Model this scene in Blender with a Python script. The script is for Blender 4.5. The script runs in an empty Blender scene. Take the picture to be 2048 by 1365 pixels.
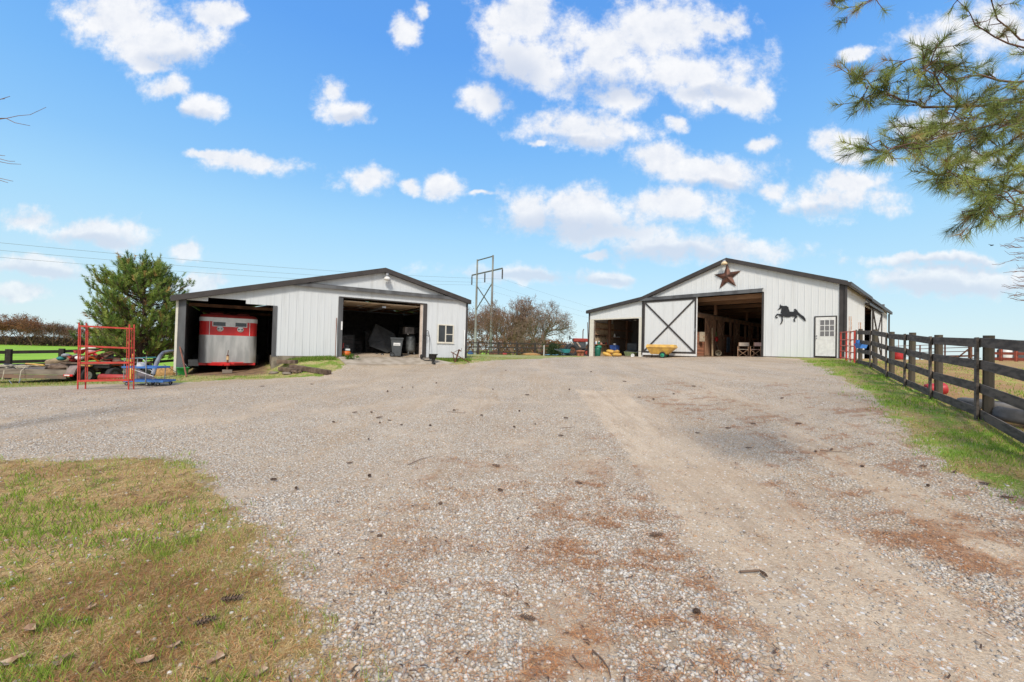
import bpy, math, random
import numpy as np
from mathutils import Vector, Matrix
rnd = random.Random(7); NR = np.random.default_rng(11)
S = bpy.context.scene; COL = S.collection
# ---------------- camera ----------------
FPX, ROLL, HY, CZ = 830.0, math.radians(1.4), 699.0, 1.6
W0, H0 = 2048.0, 1365.0
pit = math.atan((HY-H0/2)/FPX)
fwd = Vector((0, math.cos(pit), math.sin(pit))); rt = Vector((1,0,0)); up = rt.cross(fwd)
r2 = rt*math.cos(ROLL)+up*math.sin(ROLL); u2 = up*math.cos(ROLL)-rt*math.sin(ROLL)
cam = bpy.data.cameras.new('camera'); co = bpy.data.objects.new('camera', cam); COL.objects.link(co)
m = Matrix((r2, u2, -fwd)).transposed().to_4x4(); m.translation = Vector((0,0,CZ)); co.matrix_world = m
cam.sensor_width = 36; cam.sensor_fit = 'HORIZONTAL'; cam.lens = 36*FPX/W0; cam.clip_start = .05; cam.clip_end = 6000
S.camera = co; EYE = Vector((0,0,CZ))
def ray(px, py): return r2*((px-W0/2)/FPX)+u2*(-(py-H0/2)/FPX)+fwd
def at(px, py, D): return EYE+ray(px,py)*D
# ---------------- sky, sun, exposure ----------------
SUN_EL, SUN_AZ = math.radians(43), math.radians(184)      # azimuth clockwise from +Y (view direction)
EXPOSURE = 0.45; SKY_STR = .15; SUN_STR = 2.6
S.view_settings.view_transform = 'Standard'; S.view_settings.look = 'None'
S.view_settings.exposure = EXPOSURE; S.view_settings.gamma = 1.0
wd = bpy.data.worlds.new('World'); S.world = wd; wd.use_nodes = True
wd.cycles.sampling_method='MANUAL'; wd.cycles.sample_map_resolution=256; NT = wd.node_tree; NT.nodes.clear()
def N(t, **k):
    n = NT.nodes.new(t)
    for a, b in k.items():
        if a.startswith('i_'): n.inputs[int(a[2:])].default_value = b
        else: setattr(n, a, b)
    return n
def K(a, b): NT.links.new(a, b)
def mth(op, a, b=None, c=None, clamp=False):
    n = N('ShaderNodeMath', operation=op); n.use_clamp = clamp
    for i, x in enumerate((a,b,c)):
        if x is None: continue
        if isinstance(x, (int,float)): n.inputs[i].default_value = x
        else: K(x, n.inputs[i])
    return n.outputs[0]
def vmt(op, a, b=None):
    n = N('ShaderNodeVectorMath', operation=op)
    for i, x in enumerate((a,b)):
        if x is None: continue
        if isinstance(x, (tuple,list)): n.inputs[i].default_value = x
        else: K(x, n.inputs[i])
    return n
def mixc(f, a, b, bt='MIX'):
    n = N('ShaderNodeMix', data_type='RGBA', blend_type=bt)
    for i, x in ((0,f),(6,a),(7,b)):
        if isinstance(x, (int,float)): n.inputs[i].default_value = x
        elif isinstance(x, (tuple,list)): n.inputs[i].default_value = (*x[:3],1)
        else: K(x, n.inputs[i])
    return n.outputs[2]
def sstep(x, a, b):
    n = N('ShaderNodeMapRange', interpolation_type='SMOOTHSTEP'); K(x, n.inputs[0])
    n.inputs[1].default_value = a; n.inputs[2].default_value = b; return n.outputs[0]
sky = N('ShaderNodeTexSky', sky_type='NISHITA', sun_disc=False, sun_elevation=SUN_EL, sun_rotation=SUN_AZ)
sky.air_density = 1.2; sky.dust_density = .6; sky.ozone_density = 2.5; sky.altitude = 100
tc = N('ShaderNodeTexCoord'); sx = N('ShaderNodeSeparateXYZ'); K(tc.outputs['Generated'], sx.inputs[0])
dy = mth('MAXIMUM', sx.outputs[1], .02)
PX, PZ = mth('DIVIDE', sx.outputs[0], dy), mth('DIVIDE', sx.outputs[2], dy)
cb = N('ShaderNodeCombineXYZ'); K(PX, cb.inputs[0]); K(PZ, cb.inputs[1]); P2 = cb.outputs[0]
nz = N('ShaderNodeTexNoise', i_2=3.2, i_3=4.0, i_4=.55); K(P2, nz.inputs[0])          # warp
w1 = vmt('SUBTRACT', nz.outputs['Color'], (.5,.5,.5)); w2 = vmt('MULTIPLY', w1.outputs[0], (.16,.1,0)); PW = vmt('ADD', P2, w2.outputs[0]).outputs[0]
nz2 = N('ShaderNodeTexNoise', i_2=15.0, i_3=3.0, i_4=.6); K(P2, nz2.inputs[0])
w1 = vmt('SUBTRACT', nz2.outputs['Color'], (.5,.5,.5)); w2 = vmt('MULTIPLY', w1.outputs[0], (.05,.04,0)); PW = vmt('ADD', PW, w2.outputs[0]).outputs[0]
CLOUDS = [(240,30,120,50),(335,75,95,52),(425,18,60,22),(310,122,38,18),(350,175,46,26),(425,212,52,28),(668,185,38,30),(680,225,44,28),
 (822,58,24,32),(848,16,15,22),(1040,40,90,60),(1060,130,95,50),(975,205,52,26),(1190,100,100,85),(1320,60,120,66),(1390,140,125,62),(1500,185,40,32),
 (1250,195,60,26),(1440,45,55,24),(1160,255,105,33),(1420,345,125,36),(1300,325,55,30),(1545,378,48,24),(1670,405,95,34),(1700,370,50,28),
 (1680,288,40,28),(1695,312,36,16),(1535,283,30,18),(1338,247,26,16),(1170,425,160,46),(1320,415,140,36),(1060,430,62,38),(1230,470,140,24),(1400,500,160,30),(1300,492,90,20),
 (725,368,48,24),(888,378,38,24),(815,380,26,14),(505,335,85,18),(420,318,50,10),(60,435,80,22),(190,460,95,27),(80,540,110,20),(370,495,42,16),
 (400,560,60,18),(1040,545,130,17),(1220,550,60,12),(1190,512,30,8),(1880,522,150,11),(1900,556,170,24),(1620,560,60,10),(1850,100,64,42),(1985,60,75,62),(1705,112,36,12),
 (1840,262,66,22),(1770,322,18,12),(1960,330,60,20),(30,590,60,14),(650,640,90,10),(1085,290,14,8),(960,395,26,6),(1440,200,18,8)]
fld = None
for (cx,cy,a,b) in CLOUDS:
    d = ray(cx,cy); X, Z = d.x/d.y, d.z/d.y
    s_ = vmt('SUBTRACT', PW, (X,Z,0)).outputs[0]; k_ = vmt('MULTIPLY', s_, (FPX/(a*1.22), FPX/(b*1.24), 0)).outputs[0]
    l_ = vmt('LENGTH', k_).outputs['Value']
    fld = l_ if fld is None else mth('SMOOTH_MIN', fld, l_, .25)
fb = N('ShaderNodeTexNoise', i_2=9.0, i_3=9.0, i_4=.66); K(P2, fb.inputs[0])
fb2v = vmt('ADD', P2, (.012,.03,0)).outputs[0]; fb2 = N('ShaderNodeTexNoise', i_2=9.0, i_3=5.0, i_4=.62); K(fb2v, fb2.inputs[0])
dens = mth('ADD', mth('SUBTRACT', 1.0, fld), mth('MULTIPLY', mth('SUBTRACT', fb.outputs['Fac'], .5), 2.9))
cmask = mth('POWER', sstep(dens, -.22, .62), 1.15)
front = sstep(sx.outputs[1], .12, .3)
# unseen clouds added behind the view, mostly white to neutralise the blue sky light
nb = N('ShaderNodeTexNoise', i_2=3.0, i_3=7.0, i_4=.6); K(tc.outputs['Generated'], nb.inputs[0])
cbk = sstep(nb.outputs['Fac'], .36, .56)
elv = sstep(sx.outputs[2], -.01, .06)
cm = mth('ADD', mth('MULTIPLY', cmask, front), mth('MULTIPLY', cbk, mth('SUBTRACT', 1.0, front)))
relief = mth('ADD', mth('MULTIPLY', mth('SUBTRACT', fb.outputs['Fac'], fb2.outputs['Fac']), 2.4), .62, clamp=True)
sfl = None
for (cx,cy,a,b) in [(1135,462,165,26),(1330,514,180,17),(1060,548,130,11),(1210,556,70,8),(1900,534,160,10),(1890,574,190,16),(190,476,90,14),(80,550,110,12),(1640,428,75,14),(1430,374,95,12),(1020,165,60,55),(345,112,75,22),(1200,175,110,26),(400,232,50,12),(690,240,34,14),(1160,278,80,10),(1430,180,80,14)]:
    d = ray(cx,cy); k_ = vmt('MULTIPLY', vmt('SUBTRACT', PW, (d.x/d.y,d.z/d.y,0)).outputs[0], (FPX/(a*1.5), FPX/(b*1.7), 0)).outputs[0]; l_ = vmt('LENGTH', k_).outputs['Value']
    sfl = l_ if sfl is None else mth('SMOOTH_MIN', sfl, l_, .2)
under = sstep(sfl, 1.05, .25)
nsh = N('ShaderNodeTexNoise', i_2=5.0, i_3=3.0); K(vmt('ADD', P2, (3,1,0)).outputs[0], nsh.inputs[0])
shade = mth('MULTIPLY', sstep(dens, .35, 1.5), sstep(nsh.outputs['Fac'], .38, .62))
SC_=1/(SKY_STR*2**EXPOSURE); CLW, CLG = (1.0*SC_,1.0*SC_,1.01*SC_), (.56*SC_,.64*SC_,.80*SC_)
lowf = sstep(PZ, .42, .05)
ccol = mixc(mth('MAXIMUM', mth('MAXIMUM', mth('MULTIPLY', under, .72), mth('MULTIPLY', shade, .4)), mth('MULTIPLY', mth('SUBTRACT', 1.0, relief), mth('ADD', .55, mth('MULTIPLY', lowf, .4)))), CLW, CLG)
# clear-sky grade: azure overhead fading to pale blue at the horizon
SCL = 1/(SKY_STR*2**EXPOSURE)
rp = N('ShaderNodeValToRGB'); er = rp.color_ramp; K(sx.outputs[2], rp.inputs[0])
SK = [(0.0,(.66,.83,.89)),(.05,(.61,.81,.90)),(.18,(.46,.75,.955)),(.26,(.37,.69,.975)),(.34,(.26,.58,.975)),(.43,(.19,.50,.97)),(.58,(.12,.385,.93)),(1.0,(.06,.22,.7))]
er.elements[0].position, er.elements[0].color = 0.0, (*SK[0][1],1); er.elements[1].position, er.elements[1].color = 1.0, (*SK[-1][1],1)
for p_, c_ in SK[1:-1]: e_ = er.elements.new(p_); e_.color = (*c_,1)
grade = vmt('SCALE', rp.outputs[0]); grade.inputs['Scale'].default_value = SCL
skyc = mixc(.88, sky.outputs[0], grade.outputs[0])
fin = mixc(mth('MULTIPLY', mth('MULTIPLY', cm, elv), mth('SUBTRACT', .96, mth('MULTIPLY', lowf, .3))), skyc, ccol)
bg = N('ShaderNodeBackground'); bg.inputs[1].default_value = SKY_STR; K(fin, bg.inputs[0])
wo = N('ShaderNodeOutputWorld'); K(bg.outputs[0], wo.inputs[0])
sl = bpy.data.lights.new('sun','SUN'); sl.energy = SUN_STR; sl.angle = math.radians(10); sl.color = (1,.935,.84)
so = bpy.data.objects.new('sun', sl); COL.objects.link(so)
sd = Vector((math.sin(SUN_AZ)*math.cos(SUN_EL), math.cos(SUN_AZ)*math.cos(SUN_EL), math.sin(SUN_EL)))
so.rotation_euler = sd.to_track_quat('Z','Y').to_euler(); so.location = sd*50

# ---------------- materials ----------------
MC = {}
def M(name, col, rough=.75, metal=0.0, col2=None, var=.5, scale=6.0, bump=0.0, bscale=40.0, stretch=(1,1,1), spec=.4, detail=5.0, alpha=None, lo=.38, hi=.66):
    if name in MC: return MC[name]
    m = bpy.data.materials.new(name); m.use_nodes = True; t = m.node_tree; ns = t.nodes; b = ns['Principled BSDF']
    b.inputs['Roughness'].default_value = rough; b.inputs['Metallic'].default_value = metal
    b.inputs['Specular IOR Level'].default_value = spec
    c2 = col2 or tuple(x*(1-var) for x in col)
    tcn = ns.new('ShaderNodeTexCoord'); mp = ns.new('ShaderNodeMapping'); mp.inputs['Scale'].default_value = stretch
    t.links.new(tcn.outputs['Object'], mp.inputs[0])
    n = ns.new('ShaderNodeTexNoise'); n.inputs['Scale'].default_value = scale; n.inputs['Detail'].default_value = detail; t.links.new(mp.outputs[0], n.inputs[0])
    r = ns.new('ShaderNodeMapRange'); r.interpolation_type='SMOOTHSTEP'; r.inputs[1].default_value = lo; r.inputs[2].default_value = hi; t.links.new(n.outputs[0], r.inputs[0])
    x = ns.new('ShaderNodeMix'); x.data_type='RGBA'; x.inputs[6].default_value = (*col,1); x.inputs[7].default_value = (*c2,1)
    t.links.new(r.outputs[0], x.inputs[0]); t.links.new(x.outputs[2], b.inputs['Base Color'])
    if bump:
        n2 = ns.new('ShaderNodeTexNoise'); n2.inputs['Scale'].default_value = bscale; n2.inputs['Detail'].default_value = 4; t.links.new(mp.outputs[0], n2.inputs[0])
        bp = ns.new('ShaderNodeBump'); bp.inputs['Strength'].default_value = 1; bp.inputs['Distance'].default_value = bump; t.links.new(n2.outputs[0], bp.inputs['Height']); t.links.new(bp.outputs[0], b.inputs['Normal'])
    MC[name] = m; return m
def MV(name, rough=.8, spec=.3, trans=0.0, var=0.0):     # colour from a vertex attribute
    if name in MC: return MC[name]
    m = bpy.data.materials.new(name); m.use_nodes = True; t = m.node_tree; ns = t.nodes; b = ns['Principled BSDF']
    b.inputs['Roughness'].default_value = rough; b.inputs['Specular IOR Level'].default_value = spec
    a = ns.new('ShaderNodeVertexColor'); a.layer_name = 'Col'
    if var:
        tcn = ns.new('ShaderNodeTexCoord'); n = ns.new('ShaderNodeTexNoise'); n.inputs['Scale'].default_value = 120; t.links.new(tcn.outputs['Object'], n.inputs[0])
        x = ns.new('ShaderNodeMix'); x.data_type='RGBA'; x.blend_type='MULTIPLY'; x.inputs[0].default_value = var
        t.links.new(a.outputs[0], x.inputs[6]); t.links.new(n.outputs['Fac'], x.inputs[7]); src = x.outputs[2]
    else: src = a.outputs[0]
    t.links.new(src, b.inputs['Base Color'])
    if trans:
        o = ns['Material Output']; tr = ns.new('ShaderNodeBsdfTranslucent'); t.links.new(src, tr.inputs[0]); mx = ns.new('ShaderNodeMixShader'); mx.inputs[0].default_value = trans
        t.links.new(b.outputs[0], mx.inputs[1]); t.links.new(tr.outputs[0], mx.inputs[2]); t.links.new(mx.outputs[0], o.inputs[0])
    MC[name] = m; return m
# ---------------- mesh builder ----------------
SPLIT={'interior_lining','door_brace','downspout','corner_trim','opening_post','opening_trim','skirt_board','roof_truss','roof_purlin','door_rail','aisle_post','wall_post','rake_trim','gutter','foundation','partition_wall','side_handle','foot','leg','handle','roof_vent','seam_strip','frame_rail','drawer','muntin','window_pane','pane','door_edge','caster','cross_brace','back_post','armrest','shelf_bracket'}
class MB:
    def __init__(s, dz=0.0): s.v=[]; s.f=[]; s.sm=[]; s.dz=dz
    def add(s, vs, fs, smooth=False):
        o=len(s.v); s.v += [tuple(v) for v in vs]; s.f += [tuple(i+o for i in f) for f in fs]; s.sm += [smooth]*len(fs); return s
    def box(s, c, d, rz=0, mat=None):
        vs=[]
        R = mat if mat is not None else Matrix.Rotation(rz,3,'Z')
        for i in range(8):
            p = Vector(((i&1)-.5, ((i>>1)&1)-.5, (i>>2)-.5)); p = Vector((p.x*d[0],p.y*d[1],p.z*d[2])); vs.append(Vector(c)+R@p)
        return s.add(vs, [(0,2,3,1),(4,5,7,6),(0,1,5,4),(2,6,7,3),(0,4,6,2),(1,3,7,5)])
    def bb(s, x0,x1,y0,y1,z0,z1): return s.box(((x0+x1)/2,(y0+y1)/2,(z0+z1)/2),(abs(x1-x0),abs(y1-y0),abs(z1-z0)))
    def bar(s, p, q, w, h, upv=(0,0,1)):
        p,q=Vector(p),Vector(q); d=q-p; L=d.length
        if L<1e-6: return s
        z=d/L; u=Vector(upv)
        if abs(z.dot(u))>.98: u=Vector((0,1,0))
        x=z.cross(u).normalized(); y=z.cross(x).normalized()
        return s.box((p+q)/2,(w,h,L),mat=Matrix((x,y,z)).transposed())
    def tube(s, pts, r, n=8, cap=True, smooth=True):
        pts=[Vector(p) for p in pts]; k=len(pts); rs=r if isinstance(r,(list,tuple)) else [r]*k
        vs=[]; prev=None
        for i,p in enumerate(pts):
            d=(pts[min(i+1,k-1)]-pts[max(i-1,0)]); d=d.normalized() if d.length>1e-9 else Vector((0,0,1))
            if prev is None: a=d.orthogonal().normalized()
            else:
                a=prev-d*prev.dot(d); a=a.normalized() if a.length>1e-6 else d.orthogonal().normalized()
            prev=a; b=d.cross(a)
            for j in range(n):
                t=2*math.pi*j/n; vs.append(p+(a*math.cos(t)+b*math.sin(t))*rs[i])
        fs=[(i*n+j,i*n+(j+1)%n,(i+1)*n+(j+1)%n,(i+1)*n+j) for i in range(k-1) for j in range(n)]
        s.add(vs,fs,smooth)
        if cap:
            s.add(vs[:n],[tuple(range(n))[::-1]]); s.add(vs[-n:],[tuple(range(n))])
        return s
    def lathe(s, prof, n=20, c=(0,0,0), mat=None, smooth=True, closed=False):
        R = mat or Matrix.Identity(3); vs=[]; k=len(prof)
        for (r,z) in prof:
            for j in range(n):
                t=2*math.pi*j/n; vs.append(Vector(c)+R@Vector((r*math.cos(t),r*math.sin(t),z)))
        fs=[(i*n+j,i*n+(j+1)%n,((i+1)%k)*n+(j+1)%n,((i+1)%k)*n+j) for i in range(k if closed else k-1) for j in range(n)]
        s.add(vs,fs,smooth)
        if not closed:
            if prof[0][0]>1e-4: s.add(vs[:n],[tuple(range(n))[::-1]])
            if prof[-1][0]>1e-4: s.add(vs[-n:],[tuple(range(n))])
        return s
    def prism(s, poly, ext, smooth=False):           # closed 3-D polygon extruded along ext
        n=len(poly); e=Vector(ext); a=[Vector(p) for p in poly]; b=[p+e for p in a]
        s.add(a+b,[(i,(i+1)%n,(i+1)%n+n,i+n) for i in range(n)],smooth)
        s.add(a,[tuple(range(n))[::-1]]); s.add(b,[tuple(range(n))]); return s
    def quad(s,a,b,c,d): return s.add([a,b,c,d],[(0,1,2,3)])
    def blob(s, c, d, seed=0, rough=.15, n=8, mat=None):   # lumpy ellipsoid
        R=mat or Matrix.Identity(3); q=random.Random(seed); vs=[]
        for i in range(n+1):
            th=math.pi*i/n
            for j in range(2*n):
                ph=math.pi*j/n; k=1+q.uniform(-rough,rough)
                if i in (0,n): k=1
                vs.append(Vector(c)+R@Vector((d[0]*math.sin(th)*math.cos(ph)*k,d[1]*math.sin(th)*math.sin(ph)*k,d[2]*math.cos(th)*k)))
        w=2*n; return s.add(vs,[(i*w+j,(i+1)*w+j,(i+1)*w+(j+1)%w,i*w+(j+1)%w) for i in range(n) for j in range(w)],True)
    def loose(s):
        par=list(range(len(s.v))); 
        def fd(i):
            while par[i]!=i: par[i]=par[par[i]]; i=par[i]
            return i
        key={}
        for i,v in enumerate(s.v):
            k=(round(v[0],4),round(v[1],4),round(v[2],4))
            if k in key: par[fd(i)]=fd(key[k])
            else: key[k]=i
        for f in s.f:
            for a in f[1:]: par[fd(a)]=fd(f[0])
        gr={}
        for f,m in zip(s.f,s.sm): gr.setdefault(fd(f[0]),[]).append((f,m))
        out=[]
        for g in gr.values():
            b=MB(s.dz); mp={}
            for f,m in g:
                for a in f:
                    if a not in mp: mp[a]=len(b.v); b.v.append(s.v[a])
                b.f.append(tuple(mp[a] for a in f)); b.sm.append(m)
            out.append(b)
        return out
    def build(s, name, mat, parent=None, bevel=0.0):
        if name in SPLIT and parent is not None:
            L=s.loose()
            if len(L)>1: return [b._build(name,mat,parent,bevel) for b in L][0]
        return s._build(name,mat,parent,bevel)
    def _build(s, name, mat, parent=None, bevel=0.0):
        me=bpy.data.meshes.new(name)
        me.from_pydata([(v[0],v[1],v[2]+s.dz) for v in s.v],[],s.f); me.polygons.foreach_set('use_smooth',s.sm)
        me.materials.append(mat); me.update()
        o=bpy.data.objects.new(name,me); COL.objects.link(o)
        if parent is not None: o.parent=parent
        if bevel:
            b=o.modifiers.new('b','BEVEL'); b.width=bevel; b.segments=2; b.limit_method='ANGLE'
        return o
def tag(o, label=None, cat=None, group=None, kind=None):
    if label: o['label']=label
    if cat: o['category']=cat
    if group: o['group']=group
    if kind: o['kind']=kind
    return o
def thing(name, label, cat, loc=(0,0,0), rz=0.0, group=None):
    o=bpy.data.objects.new(name,None); o.empty_display_size=.2; COL.objects.link(o); o.location=loc; o.rotation_euler=(0,0,rz)
    return tag(o,label,cat,group)
def solo(mb, name, mat, label, cat, loc=(0,0,0), rz=0.0, group=None, bevel=0.0, rot=None):
    o=mb.build(name,mat,None,bevel); o.location=loc; o.rotation_euler=rot if rot is not None else (0,0,rz); return tag(o,label,cat,group)
def copy_tree(o, parent=None):
    c=o.copy(); COL.objects.link(c); c.parent=parent
    for ch in list(o.children): copy_tree(ch,c)
    return c
def bulk(name, V, F, mat, C=None, smooth=False, parent=None):
    me=bpy.data.meshes.new(name); F=np.asarray(F,np.int32); k=F.shape[1]
    me.vertices.add(len(V)); me.vertices.foreach_set('co',np.asarray(V,np.float32).ravel())
    me.loops.add(F.size); me.loops.foreach_set('vertex_index',F.ravel())
    me.polygons.add(len(F)); me.polygons.foreach_set('loop_start',np.arange(0,F.size,k,dtype=np.int32))
    me.polygons.foreach_set('use_smooth',np.full(len(F),smooth))
    if C is not None:
        a=me.color_attributes.new('Col','FLOAT_COLOR','POINT'); c4=np.ones((len(V),4),np.float32); c4[:,:C.shape[1]]=C; a.data.foreach_set('color',c4.ravel())
    me.materials.append(mat); me.update(calc_edges=True); me.validate()
    o=bpy.data.objects.new(name,me); COL.objects.link(o)
    if parent is not None: o.parent=parent
    return o
# value noise (numpy)
def _h(i,j,s): 
    x=(i*374761393+j*668265263+s*1442695041)&0xffffffff; x=((x^(x>>13))*1274126177)&0xffffffff; return ((x^(x>>16))&0xffff)/65535.0
def vn(x,y,sc,seed=0):
    x=np.asarray(x,float)*sc; y=np.asarray(y,float)*sc; i=np.floor(x).astype(np.int64); j=np.floor(y).astype(np.int64); u=x-i; v=y-j; u=u*u*(3-2*u); v=v*v*(3-2*v)
    return (_h(i,j,seed)*(1-u)+_h(i+1,j,seed)*u)*(1-v)+(_h(i,j+1,seed)*(1-u)+_h(i+1,j+1,seed)*u)*v
def fbm(x,y,sc,seed=0,o=4):
    r=0;a=.5;t=0
    for k in range(o): r=r+a*vn(x,y,sc*2**k,seed+k*17); t+=a; a*=.55
    return r/t
# ---------------- terrain height: thin-plate spline through surveyed points ----------------
AL=math.radians(32); PL=Vector((-6.048,22.015,0)); UL=Vector((math.cos(AL),math.sin(AL),0)); VL=Vector((-UL.y,UL.x,0))
AR=math.radians(-47.234); PR=Vector((16.331,21.638,0)); UR=Vector((math.cos(AR),math.sin(AR),0)); VR=Vector((-UR.y,UR.x,0))
def Lw(u,v): p=PL+UL*u+VL*v; return (p.x,p.y)
def Rw(u,v): p=PR+UR*u+VR*v; return (p.x,p.y)
FEN=[(1712,660,728,16.5),(1740,661,736,14.6),(1772,666,755,12.5),(1809,668,773,10.6),(1860,673,798,8.85),(1953,675,840,6.8)]
CP=[(0,-6,0),(0,0,0),(0,2,0),(-4,2,0),(4,2.5,.02),(0,5,.03),(-4,5,0),(4,5,.12),(-8,6,-.02),(-8,0,-.02),(8,0,.3),(0,9,.12),(-6,10,.08),(5,9,.3),
 (-12.2,12,.10),(-17,12,.0),(-13.9,16.9,.2),(-12,17.8,.22),(-10.9,18.4,.3),(-16,17.5,-.1),(-20,19,-.3),(-22,14,-.2),(0,14,.35),(5,15,.6),(9,15,.85),(0,20,.62),(5,22,.85),(-3,18,.5),(-6,17,.33),
 (12.5,19,1.3),(10,24,1.2),(3,28,1.0),(0,30,.95),(1,45,.98),(8,45,1.0),(-6,44,.9),(15,40,1.2)]
CP+=[(*Lw(u,0),.93) for u in (-5.2,-4,-1,2,4.4)]+[(*Lw(u,-1.4),.62) for u in (-4,-1,2,4.4)]+[(*Lw(-5.5,-.9),.30),(*Lw(-5.7,.3),.32),(*Lw(-9.4,.2),.18),(*Lw(-7.4,0),.27),(*Lw(-7.4,5),.35),(*Lw(-7.4,11),.4),(*Lw(0,12),.8),(*Lw(4.5,8),.9),(*Lw(-9.6,6),.1)]
CP+=[(*Rw(u,0),z) for u,z in ((-15,1.2),(-12.5,1.24),(-10.5,1.29),(-6.6,1.4),(-3,1.5),(.7,1.54))]+[(*Rw(u,-4),z-.17) for u,z in ((-15,1.15),(-10.5,1.27),(-6.6,1.35),(-3,1.43))]
CP+=[(*Rw(-5,10),1.4),(*Rw(-14,10),1.25),(*Rw(.9,8),1.5),(*Rw(.9,18),1.5)]
for (px,a,b,D) in FEN:
    p=at(px,b,D); CP.append((p.x,p.y,p.z))
CP+=[(10,6,.66),(13,10,.95),(16,14,1.3),(20,17,1.42),(26,22,1.6),(30,26,1.66),(40,30,1.6),(34,18,1.5),(55,45,.8),(40,55,.8),(25,-10,.6),(-25,-10,-.2),(0,-25,-.1),(-30,28,-.6),(-45,20,-.6),(-15,35,.2),(-60,60,-1),(0,90,-.6),(40,110,-1.5),(-100,90,-1.2),(-120,170,-1.15),(0,200,-2),(120,120,-3),(120,0,-1),(-120,-20,-1.5),(0,-120,-2)]
CPa=np.array(CP,float)
def _tk(d2): d2=np.maximum(d2,1e-12); return .5*d2*np.log(d2)
_n=len(CPa); _A=np.zeros((_n+3,_n+3)); _dd=((CPa[:,None,:2]-CPa[None,:,:2])**2).sum(2); _A[:_n,:_n]=_tk(_dd)+np.eye(_n)*.6; _A[:_n,_n]=1; _A[:_n,_n+1:]=CPa[:,:2]; _A[_n,:_n]=1; _A[_n+1:,:_n]=CPa[:,:2].T
_w=np.linalg.solve(_A,np.r_[CPa[:,2],0,0,0])
def Hs(x,y):
    x=np.atleast_1d(np.asarray(x,float)); y=np.atleast_1d(np.asarray(y,float)); r=np.zeros_like(x)
    for i in range(_n): r+=_w[i]*_tk((x-CPa[i,0])**2+(y-CPa[i,1])**2)
    r+=_w[_n]+_w[_n+1]*x+_w[_n+2]*y
    d=np.hypot(x,y); k=np.clip((d-110)/120,0,1); k=k*k*(3-2*k)
    return r*(1-k)+(-2.0)*k
def H(x,y): return float(Hs(x,y)[0])
def gp(px,py):                                   # where a sight line meets the ground
    d=ray(px,py); t=1.2; lt=t
    while t<400:
        p=EYE+d*t
        if p.z<H(p.x,p.y):
            a,b=lt,t
            for _ in range(18):
                c=(a+b)/2; p=EYE+d*c
                if p.z<H(p.x,p.y): b=c
                else: a=c
            p=EYE+d*b; return Vector((p.x,p.y,H(p.x,p.y)))
        lt=t; t*=1.03
    p=EYE+d*60; return Vector((p.x,p.y,H(p.x,p.y)))
def gat(px,D):                                   # ground point below image column px at depth D
    p=at(px,700,D); return Vector((p.x,p.y,H(p.x,p.y)))
def depth(p): return (Vector(p)-EYE).dot(fwd)
# ---------------- ground ----------------
def pg(pts): return [((p.x,p.y) if hasattr(p,'x') else p) for p in pts]
def G(*pp): return [gp(a,b) for a,b in pp]
FP=[at(px,b,D) for (px,a,b,D) in FEN]
Z_LAWN=pg(G((0,925),(60,918),(200,921),(345,918),(395,950),(440,1000),(500,1060),(540,1150),(590,1240),(640,1364))+[(-1.0,.6),(-1.3,-8),(-30,-8),(-30,5.5)])
Z_DIRT=pg(G((1150,778),(1185,820),(1235,880),(1290,950),(1345,1035),(1390,1100),(1470,1180),(1550,1290),(1600,1364))+[(1.0,.4),(1.0,-5),(3.4,-5),(2.9,1.2)]+G((2047,1262),(1900,1180),(1750,1095),(1600,1015),(1450,925),(1330,840),(1245,785)))
Z_DIRT2=pg(G((1560,880),(1700,960),(1850,1060),(2000,1150),(2047,1190))+[(4.2,1.2),(5.5,1.0)]+G((2047,1100),(1900,1010),(1760,940),(1640,880),(1560,830)))
Z_DIRT3=pg(G((1080,1190),(1150,1170),(1200,1250),(1260,1364))+[(.5,1.2),(.3,1.2)]+G((1130,1364),(1090,1280)))
Z_VERGE=pg(G((1590,717),(1635,733),(1695,760),(1750,800),(1805,845),(1850,890),(1920,945),(1985,985),(2047,1005))+[(6.6,2.2),(7,-10),(120,-10),(150,100),(40,80),Rw(1,19),Rw(1,0),Rw(-3,0)])
Z_PAD=pg([(p.x+.15,p.y-.1) for p in FP]+[(6.3,4.6),(1.5,-4),(120,-10),(150,100),(40,80),Rw(1.1,19),Rw(1.1,-.2)])
Z_BACK=pg(G((0,776),(160,771),(350,766),(470,759),(575,756),(650,753),(692,732))+[Lw(-2.6,0),Lw(-5.4,.3),Lw(-5.6,12),Lw(-9.3,12),(-20,40),(-60,40),(-60,12.5),(-24,12.4)])
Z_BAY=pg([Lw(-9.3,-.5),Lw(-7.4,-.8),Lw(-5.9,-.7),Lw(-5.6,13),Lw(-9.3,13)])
Z_STRIP=pg(G((905,731),(960,724),(1040,719),(1110,715),(1178,714.5))+[(5.5,36),(4.5,48),(-6,48)]+[Lw(4,0),Lw(1.8,0)])
Z_FIELD=pg([(-300,5),(-40,12)]+[gat(-30,20),gat(0,20),gat(350,25)]+[Lw(-9.4,13),(-6,45.5),(16,45.5),(30,60),(60,70),(150,90),(200,800),(-800,800),(-900,0)])
def pin(x,y,poly):
    c=np.zeros(x.shape,bool); n=len(poly)
    for i in range(n):
        x0,y0=poly[i]; x1,y1=poly[(i+1)%n]
        if y0==y1: continue
        k=((y0>y)!=(y1>y)); c^= k&(x<(x1-x0)*(y-y0)/(y1-y0)+x0)
    return c
def soft(x,y,poly,amp,seed,n=6):
    r=0.0
    for k in range(n):
        a=amp*(.5+k/n)
        wx=(fbm(x,y,1.1/max(amp,.2),seed+k*31,3)-.5)*a*2+(vn(x,y,9,seed+k)-.5)*a*.5; wy=(fbm(x,y,1.1/max(amp,.2),seed+99+k*31,3)-.5)*a*2
        r=r+pin(x+wx,y+wy,poly)
    return r/n
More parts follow.
